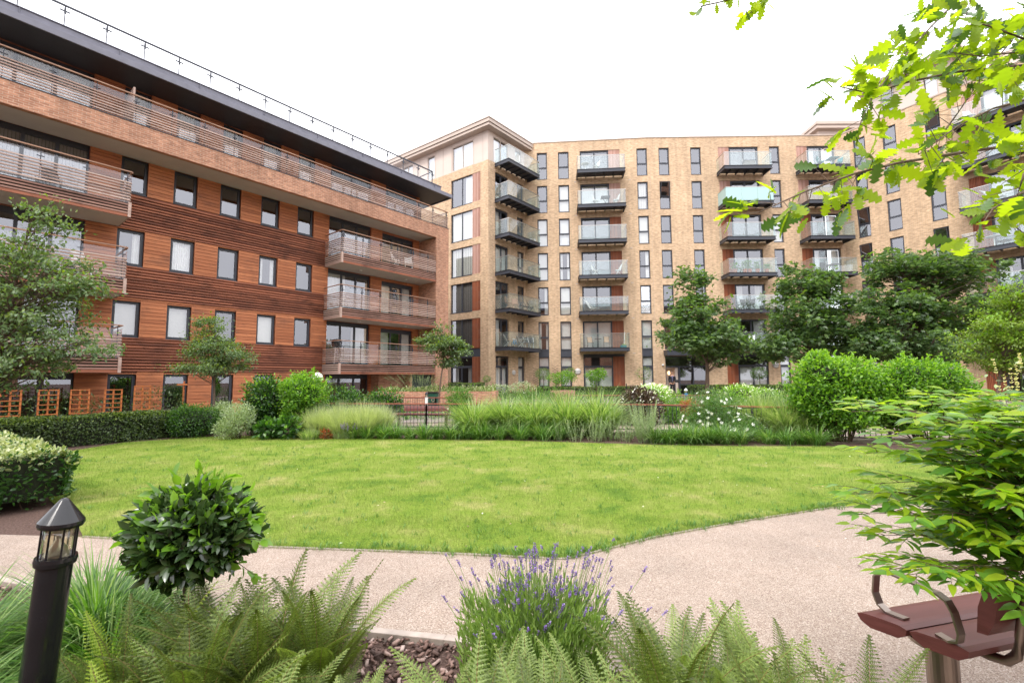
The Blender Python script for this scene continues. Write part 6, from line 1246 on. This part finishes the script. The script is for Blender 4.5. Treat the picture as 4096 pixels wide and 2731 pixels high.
# ---- balcony furniture
def fchair(mat_f, mat_s, label, fac, x, y, z, rz, kind='folding', group='balcony chairs', name='balcony_chair'):
    r = empty(name, label, 'chair', (0, 0, 0), 0, group)
    MB().box(-.2, .2, -.2, .2, .43, .46).build('seat', M[mat_s], r); MB().add([(-.2, .19, .5), (.2, .19, .5), (.2, .27, .9), (-.2, .27, .9), (-.2, .21, .5), (.2, .21, .5), (.2, .29, .9), (-.2, .29, .9)], [(0, 1, 2, 3), (7, 6, 5, 4), (0, 4, 5, 1), (3, 2, 6, 7), (0, 3, 7, 4), (1, 5, 6, 2)]).build('backrest', M[mat_s], r)
    for s in (-.2, .2):
        mb = MB().beam((s, -.22, 0), (s, .29, .92), .03, .025); mb.build('leg', M[mat_f], r); MB().beam((s, .24, 0), (s, -.18, .44), .03, .025).build('leg', M[mat_f], r)
    fac.put(r, x, y, z); r.location = (r.location.x+(BX if fac.p is BB else 0), r.location.y+(BY if fac.p is BB else 0), z); r.parent = None; r.rotation_euler.z = fac.th+rz; return r
def place(o, fac, x, y, z, rz=0):
    fac.put(o, x, y, z); o.parent = None; o.location = (o.location.x+BX, o.location.y+BY, z); o.rotation_euler.z = fac.th+rz; return o
def rtable(mat, label, fac, x, y, z, rad=.32, h=.72, sq=False):
    r = empty('balcony_table', label, 'table', (0, 0, 0), 0, 'balcony tables')
    (MB().box(-rad, rad, -rad, rad, h-.03, h) if sq else MB().lathe([(rad, h-.025), (rad, h), (0, h)], 20)).build('table_top', M[mat], r); MB().lathe([(.2, 0), (.03, .04), (.025, h-.03)], 10).build('pedestal', M[mat], r) if not sq else MB().beam((-.25, 0, 0), (.25, 0, h-.03), .03, .03).beam((.25, .02, 0), (-.25, .02, h-.03), .03, .03).build('cross_legs', M[mat], r); return place(r, fac, x, y, z)
def lounger(mf, ms, label, fac, x, y, z, rz=0):
    r = empty('deck_chair', label, 'chair', (0, 0, 0), 0, 'balcony loungers'); MB().beam((0, -.45, .28), (0, .12, .30), .46, .02).beam((0, .12, .30), (0, .55, .95), .46, .02).build('sling', M[ms], r)
    for s in (-.24, .24): MB().beam((s, -.5, .3), (s, .3, 0), .03, .03).beam((s, .6, 1.0), (s, -.3, 0), .03, .03).build('leg', M[mf], r)
    return place(r, fac, x, y, z, rz)
def potplant(label, fac, x, y, z, h=.5, mats=None, pot='terracotta', n=160, r_=.2):
    r = empty('potted_plant', label, 'plant', (0, 0, 0), 0, 'balcony pot plants'); MB().lathe([(.12, 0), (.16, .26), (.18, .265), (.18, .3), (.15, .3)], 16).build('pot', M[pot], r); P_ = RN.normal(0, r_*.5, (n, 3)); P_[:, 2] = .3+RN.random(n)*h; V, F = leaves(OVAL, P_, rdir(n, .6), rdir(n, 1), RN.uniform(.06, .13, n)); npmesh('foliage', V, F, mats or [G['lily']], parent=r); return place(r, fac, x, y, z)
ZB = lambda k: 17.87-2.8*k
rtable('white', 'round white table on the top balcony of the middle column', c1, -5.25, -.8, ZB(0)); fchair('white', 'white', 'white wire chair on the top balcony of the middle column', c1, -4.4, -.8, ZB(0), -1.2)
fchair('white', 'white', 'left white folding chair on the second balcony down of the middle column', c1, -4.45, -.75, ZB(1), 1.4); fchair('white', 'white', 'right white folding chair on the second balcony down of the middle column', c1, -2.9, -.75, ZB(1), -1.4); rtable('black', 'dark topped folding table between two white folding chairs', c1, -3.7, -.75, ZB(1), .35, .72, True)
fchair('steel', 'white', 'pale folding chair on the fourth balcony down of the middle column', c1, -4.6, -.7, ZB(3), 1.3); fchair('white', 'white', 'small white chair at the right of the fourth balcony down', c1, -2.85, -.7, ZB(3), -1.5)
lounger('steel', 'white', 'white sling deck chair on the fifth balcony down of the middle column', c1, -4.9, -.7, ZB(4), 1.1)
fchair('black', 'tan', 'tan sling chair left of the round table on the lowest middle balcony', c1, -5.1, -.6, ZB(5), .1); fchair('black', 'tan', 'tan sling chair right of the round table on the lowest middle balcony', c1, -3.85, -.6, ZB(5), -.1); rtable('black', 'black round table between two tan sling chairs', c1, -4.5, -.6, ZB(5), .27)
r = empty('broom', 'green handled broom leaning on the shutter of the lowest middle balcony', 'broom'); MB().beam((0, 0, 0), (.12, .25, 1.05), .025, .025).build('handle', M['steel'], r); MB().box(-.13, .13, -.04, .04, -.0, .1).build('brush', G['shrub_y'], r); place(r, c1, -2.55, -.75, ZB(5)+.18)
o = MB().box(-.22, .22, -.16, .16, 0, .16).box(-.25, .25, -.18, .18, .16, .19).build('storage_box', M['teal']); tag(o, 'low green storage tub under the broom', 'tub'); place(o, c1, -2.6, -.8, ZB(5))
r = empty('balcony_cabinet', 'grey storage cabinet on the top balcony beside the narrow windows', 'cabinet'); MB().box(-.4, .4, -.2, .2, 0, .68).build('body', M['greyblind'], r); MB().box(-.43, .43, -.23, .23, .68, .72).build('lid', M['slate2'], r); place(r, c2, 7.6, -.6, ZB(0))
for i, (x, h, w_) in enumerate(((5.9, .5, .3), (6.65, .6, .22), (7.0, .65, .22), (7.6, .55, .26), (8.3, .35, .25))): potplant('leafy plant in a terracotta pot on the fourth balcony down, %s from the left' % ('first', 'second', 'third', 'fourth', 'last')[i], c2, x, -1.1, ZB(3), h, [G['shrub']], 'terracotta', 190, w_)
for i, (x, rz) in enumerate(((6.1, 1.2), (6.7, .2), (7.2, -.9))): fchair('black', 'blackm', 'black chair on the balcony with the spiky palm, %s from the left' % ('first', 'second', 'third')[i], c2, x, -.7, ZB(4), rz)
r = empty('potted_plant', 'spiky palm in a pot on the fifth balcony down behind the maple', 'plant'); MB().lathe([(.14, 0), (.18, .3), (.15, .3)], 14).build('pot', M['black'], r); V, F = nptube([(0, 0, .2), (.02, 0, .9)], [.03, .025], 6); npmesh('trunk', V, F, M['bark'], parent=r); P_ = np.tile([.02, 0, .92], (60, 1)); V, F = leaves(LANCE, P_, rdir(60, .3), rdir(60, 1), RN.uniform(.3, .48, 60)); npmesh('foliage', V, F, G['silver'], parent=r); place(r, c2, 7.9, -.9, ZB(4))
fchair('white', 'white', 'left white chair on the lowest balcony behind the maple', c2, 5.9, -.7, ZB(5), .4); fchair('white', 'white', 'right white chair on the lowest balcony behind the maple', c2, 7.1, -.7, ZB(5), -.6)
for x, lab in ((8.3, 'left turquoise tub on the lowest balcony behind the maple'), (8.65, 'right turquoise tub on the lowest balcony behind the maple')): o = MB().lathe([(.13, 0), (.16, .22), (.165, .26), (.12, .26)], 16).build('plastic_tub', M['blue']); tag(o, lab, 'tub'); place(o, c2, x-.3, -1.1, ZB(5))
rtable('teal', 'teal folding table on the top balcony next to the right wing', c2, 14.0, -.8, ZB(0), .36, .72, True); fchair('teal', 'teal', 'left teal chair beside the teal folding table', c2, 13.1, -.8, ZB(0), 1.2); fchair('teal', 'teal', 'right teal chair beside the teal folding table', c2, 14.6, -.6, ZB(0), -1.2)
rtable('bark', 'dark wood table on the fourth balcony down next to the right wing', c2, 13.6, -.7, ZB(3), .4, .7, True)
fchair('rail_wood', 'rail_wood', 'left wooden folding chair on the tower balcony', t2, 1.2, -.9, ZB(4), 1.0); fchair('rail_wood', 'rail_wood', 'right wooden folding chair on the tower balcony', t2, 2.0, -.9, ZB(4), -.6)
for i, x in enumerate((2.9, 3.5, 4.0)): fchair('black', 'blackm', 'black reclining chair on the tower balcony above the bicycle, %s from the left' % ('first', 'second', 'third')[i], t2, x, -.8, ZB(4), .6)
for i, (x, rz) in enumerate(((1.2, .5), (2.7, .8), (3.5, -.4), (4.0, -.8))): fchair('steel', 'blackm', 'steel framed dark chair on the lowest tower balcony, %s from the left' % ('first', 'second', 'third', 'fourth')[i], t2, x, -.8, ZB(5), rz)
rtable('white', 'white folding table between the dark chairs on the lowest tower balcony', t2, 3.1, -.7, ZB(5), .3, .7, True)
r = empty('childs_bicycle', 'small blue childs bicycle on the lowest tower balcony', 'bicycle')
for x in (-.3, .3): MB().tube([(x+.19*math.cos(a), 0, .2+.19*math.sin(a)) for a in np.linspace(0, 2*PI, 17)], .018, 6).build('wheel', M['black'], r)
MB().beam((-.3, 0, .2), (-.12, 0, .48), .03, .03).beam((-.12, 0, .48), (.2, 0, .45), .035, .035).beam((.3, 0, .2), (.2, 0, .62), .03, .03).beam((-.05, 0, .2), (.2, 0, .45), .03, .03).beam((-.05, 0, .2), (-.14, 0, .55), .03, .03).build('frame', M['blue'], r); MB().box(-.24, -.04, -.05, .05, .55, .6).build('saddle', M['white'], r); MB().beam((.2, -.18, .66), (.2, .18, .66), .025, .025).build('handlebar', M['black'], r); place(r, t2, 1.7, -1.05, ZB(5), .2)
fchair('steel', 'white', 'left pale chair on the top balcony of the right wing', rw, 4.8, -.8, ZB(0), .8); fchair('steel', 'white', 'right pale chair on the top balcony of the right wing', rw, 5.5, -.8, ZB(0), -.8)
lounger('steel', 'white', 'folded sling chair on the third balcony down of the right wing', rw, 5.6, -.8, ZB(2), 1.3); rtable('white', 'white table on the fourth balcony down of the right wing', rw, 5.4, -.8, ZB(3), .4)
# timber building balcony things
LF = Fac(None, (-14.938, 17.062), R_(51))
def lplace(o, x, y, z, rz=0): LF.put(o, x, y, z); o.rotation_euler.z = LF.th+rz; return o
for i, (x, z, m1, m2, rz, lab) in enumerate(((12.2, 7.88, 'white', 'white', .7, 'left white folding chair on the upper corner balcony of the timber block'), (13.1, 7.88, 'white', 'white', -.5, 'right white folding chair on the upper corner balcony of the timber block'), (-1.9, 7.88, 'black', 'blackm', .3, 'dark chair behind the slats of the upper left balcony'), (-1.0, 5.12, 'white', 'white', .5, 'white chair behind the slats of the middle left balcony'))):
    r = fchair(m1, m2, lab, LF, x, -.8, z, rz)
r = empty('barbecue', 'dark lidded barbecue on the lowest corner balcony of the timber block', 'barbecue'); MB().lathe([(.0, .62), (.16, .66), (.2, .75), (.2, .8), (.21, .81), (.17, .93), (0, .97)], 18).build('kettle', M['black'], r, smooth=True); MB().beam((-.15, -.1, 0), (-.05, 0, .66), .02, .02).beam((.15, -.1, 0), (.05, 0, .66), .02, .02).beam((0, .16, 0), (0, .04, .66), .02, .02).build('legs', M['steel'], r); lplace(r, 8.7, -.7, 2.34); r.scale = (1.3, 1.3, 1.3)
r = empty('bucket', 'yellow bucket on the middle left balcony of the timber block', 'bucket'); MB().lathe([(.11, 0), (.15, .28), (.155, .29), (.13, .29)], 18).build('body', M['yellow'], r); MB().tube([(.15*math.cos(a), 0, .29+.13*math.sin(a)) for a in np.linspace(0, PI, 9)], .006, 5).build('handle', M['steel'], r); lplace(r, -.95, -1.15, 5.12+.3)
# wicker chair and bench of the patio
def wicker(px, Y, label):
    b = base_at(px, Y); r = empty('wicker_chair', label, 'chair', b); mb = MB()
    for k in range(-4, 5):
        mb.beam((k*.06-.12, .2, .42), (k*.06+.12, .25, .9), .02, .015).beam((k*.06+.12, .21, .42), (k*.06-.12, .26, .9), .02, .015)
    mb.build('backrest', M['wicker'], r); MB().tube([(.33*math.cos(a), .24, .5+.45*math.sin(a)) for a in np.linspace(0, PI, 13)], .025, 7).build('back_hoop', M['wicker'], r); MB().box(-.3, .3, -.25, .22, .38, .43).build('seat', M['wicker'], r)
    for x in (-.27, .27):
        for y in (-.22, .2): MB().tube([(x, y, 0), (x, y, .4)], .02, 6).build('leg', M['wicker'], r)
wicker(1196, 32.0, 'round backed wicker chair on the patio by the tower'); wicker(1223, 33.0, 'second wicker chair half hidden right of the round backed one')

# ---- the person in the doorway
def skinmesh(name, J, E, mat, parent, lvl=2):
    me = bpy.data.meshes.new(name); me.from_pydata([j[0] for j in J], E, []); me.materials.append(mat); o = bpy.data.objects.new(name, me); link(o, parent)
    sk = o.modifiers.new('skin', 'SKIN'); sk.use_smooth_shade = True
    for v, j in zip(me.skin_vertices[0].data, J): r = j[1]; v.radius = r if isinstance(r, tuple) else (r, r); v.use_root = False
    me.skin_vertices[0].data[0].use_root = True
    sb = o.modifiers.new('sub', 'SUBSURF'); sb.levels = lvl; sb.render_levels = lvl; return o
def person():
    r = empty('person', 'man in a dark suit standing in the open entrance doorway holding a dark bag', 'person', (12.0, 34.7, .25), R_(-14))
    # body: pelvis root, spine, neck, head core, arms, legs (one continuous surface)
    J = [((0, 0, .93), (.13, .10)), ((0, 0, 1.10), (.12, .09)), ((0, .0, 1.30), (.15, .10)), ((0, .01, 1.44), (.11, .08)), ((0, .0, 1.52), .052), ((0, -.005, 1.58), .055), ((0, -.012, 1.66), (.07, .085)), ((0, -.008, 1.735), (.066, .082)),
         ((.17, .01, 1.42), .058), ((.215, .02, 1.15), .042), ((.17, -.17, 1.04), .032), ((.14, -.235, 1.03), (.035, .018)),
         ((-.17, .01, 1.42), .058), ((-.225, .05, 1.15), .042), ((-.19, .06, .92), .032), ((-.185, .04, .83), (.018, .035)),
         ((.09, 0, .86), .088), ((.095, .0, .50), .058), ((.10, .02, .10), .040), ((.11, -.10, .04), (.04, .028)),
         ((-.09, 0, .86), .088), ((-.10, -.01, .50), .058), ((-.11, .02, .10), .040), ((-.13, -.10, .04), (.04, .028))]
    E = [(0, 1), (1, 2), (2, 3), (3, 4), (4, 5), (5, 6), (6, 7), (3, 8), (8, 9), (9, 10), (10, 11), (3, 12), (12, 13), (13, 14), (14, 15), (0, 16), (16, 17), (17, 18), (18, 19), (0, 20), (20, 21), (21, 22), (22, 23)]
    base = len(J)
    for (wx, wy, wz), dirs, w0 in (((.14, -.235, 1.03), [(-.06, -.03, -.02), (-.06, -.045, -.01), (-.055, -.05, .005), (-.04, -.05, .02)], 11), ((-.185, .04, .83), [(.0, -.035, -.075), (.0, -.012, -.085), (0, .010, -.08), (0, .03, -.068)], 15)):
        for k, d in enumerate(dirs):
            a = len(J); J.append(((wx+d[0]*.6, wy+d[1]*.6, wz+d[2]*.6), .009)); J.append(((wx+d[0], wy+d[1]*.9, wz+d[2]), .007)); E += [(w0, a), (a, a+1)]
        a = len(J); J.append(((wx-.02, wy-.045, wz+.015), .010)); E.append((w0, a))
    skinmesh('body', J, E, M['skin'], r)
    # face features
    MB().lathe([(0, -.012), (.011, 0), (0, .012)], 8, (.03, -.092, 1.69)).lathe([(0, -.012), (.011, 0), (0, .012)], 8, (-.03, -.092, 1.69)).build('eyes', M['hair'], r, smooth=True)
    MB().beam((0, -.088, 1.70), (0, -.112, 1.655), .022, .02).build('nose', M['skin'], r, bevel=.006); MB().box(-.026, .026, -.098, -.088, 1.618, 1.627).build('mouth', M['redrail'], r)
    MB().box(-.085, -.074, -.01, .02, 1.65, 1.71).box(.074, .085, -.01, .02, 1.65, 1.71).build('ears', M['skin'], r, bevel=.004)
    skinmesh('hair', [((0, .03, 1.70), (.074, .07)), ((0, .015, 1.755), (.078, .085)), ((0, -.03, 1.775), (.062, .04))], [(0, 1), (1, 2)], M['hair'], r)
    skinmesh('beard', [((0, -.055, 1.60), (.05, .038)), ((0, -.05, 1.625), (.058, .045))], [(0, 1)], M['hair'], r, 1)
    skinmesh('jacket', [((0, 0, .84), (.19, .135)), ((0, 0, 1.08), (.155, .12)), ((0, 0, 1.30), (.18, .125)), ((0, .015, 1.43), (.14, .10)), ((.175, .01, 1.41), .078), ((.218, .02, 1.15), .060), ((.178, -.15, 1.045), .046), ((-.175, .01, 1.41), .078), ((-.228, .05, 1.15), .060), ((-.192, .06, .94), .046)], [(0, 1), (1, 2), (2, 3), (3, 4), (4, 5), (5, 6), (3, 7), (7, 8), (8, 9)], M['suit'], r)
    skinmesh('trousers', [((0, 0, .90), (.16, .12)), ((.095, 0, .80), .105), ((.10, 0, .48), .078), ((.105, .02, .08), .064), ((-.095, 0, .80), .105), ((-.105, -.01, .48), .078), ((-.115, .02, .08), .064)], [(0, 1), (1, 2), (2, 3), (0, 4), (4, 5), (5, 6)], M['suit'], r)
    MB().add([(-.045, -.128, 1.46), (.045, -.128, 1.46), (.012, -.145, 1.08), (-.012, -.145, 1.08)], [(0, 1, 2, 3)]).build('shirt', M['shirt'], r); MB().box(-.014, .014, -.150, -.142, 1.14, 1.44).build('tie', M['black'], r)
    for x in (.11, -.13): MB().box(x-.045, x+.045, -.20, .07, -.002, .075).build('shoe', M['black'], r, bevel=.02)
person()
r = empty('shoulder_bag', 'dark bag held by the man in the doorway', 'bag', (12.22, 34.42, 1.33)); MB().lathe([(0, -.13), (.1, -.12), (.16, -.04), (.17, .02), (.10, .08), (0, .09)], 16).build('body', M['blackm'], r, smooth=True); MB().beam((-.32, 0, -.10), (.1, 0, -.11), .03, .02).build('strap', M['tan'], r)

# ---- litter: fallen leaves and petals
def litter():
    n = 420; p = np.stack([RN.uniform(-6, 8, n), RN.uniform(2.7, 11, n)], -1); p = p[~inpoly(p, KERB+[(-9, .2)])]; n = len(p); P_ = np.concatenate([p, RN.uniform(.012, .03, (n, 1))], 1)
    V, F = leaves(OVAL, P_, rdir(n)*[1, 1, .2], rdir(n, 2.5), RN.uniform(.012, .034, n)); tag(npmesh('fallen_leaves', V, F, [M['chip'], M['tan'], G['petal']], np.repeat(RN.integers(0, 3, n), 3)), 'scattered fallen leaves and petals on lawn and path', 'leaf litter', None, 'stuff')
litter()
def weeds():
    n = 500; t = RN.random(n); e = np.array(LAWN[0:11]); k = RN.integers(len(e)-1, size=n); p = e[k]+(e[k+1]-e[k])*t[:, None]+RN.normal(0, .05, (n, 2))+[0, .05]; idx = np.repeat(np.arange(n), 7); m = len(idx); P_ = np.concatenate([p[idx]+RN.normal(0, .012, (m, 2)), np.full((m, 1), .006)], 1)
    q = np.stack([RN.uniform(-8, 8, 900), RN.uniform(4.2, 11, 900)], -1); q = q[inpoly(q, LAWN)]; i2 = np.repeat(np.arange(len(q)), 9); P_ = np.concatenate([P_, np.concatenate([q[i2]+RN.normal(0, .022, (len(i2), 2)), np.full((len(i2), 1), .006)], 1)]); m = len(P_)
    V, F = blades(P_, RN.uniform(.04, .085, m), RN.uniform(.003, .006, m), RN.uniform(.01, .06, m), RN.uniform(0, 2*PI, m), np.full(m, .3), 3); tag(npmesh('grass_tufts', V, F, [G['lily']]), 'longer darker grass tufts scattered over lawn and its edge', 'grass', None, 'stuff')
weeds()
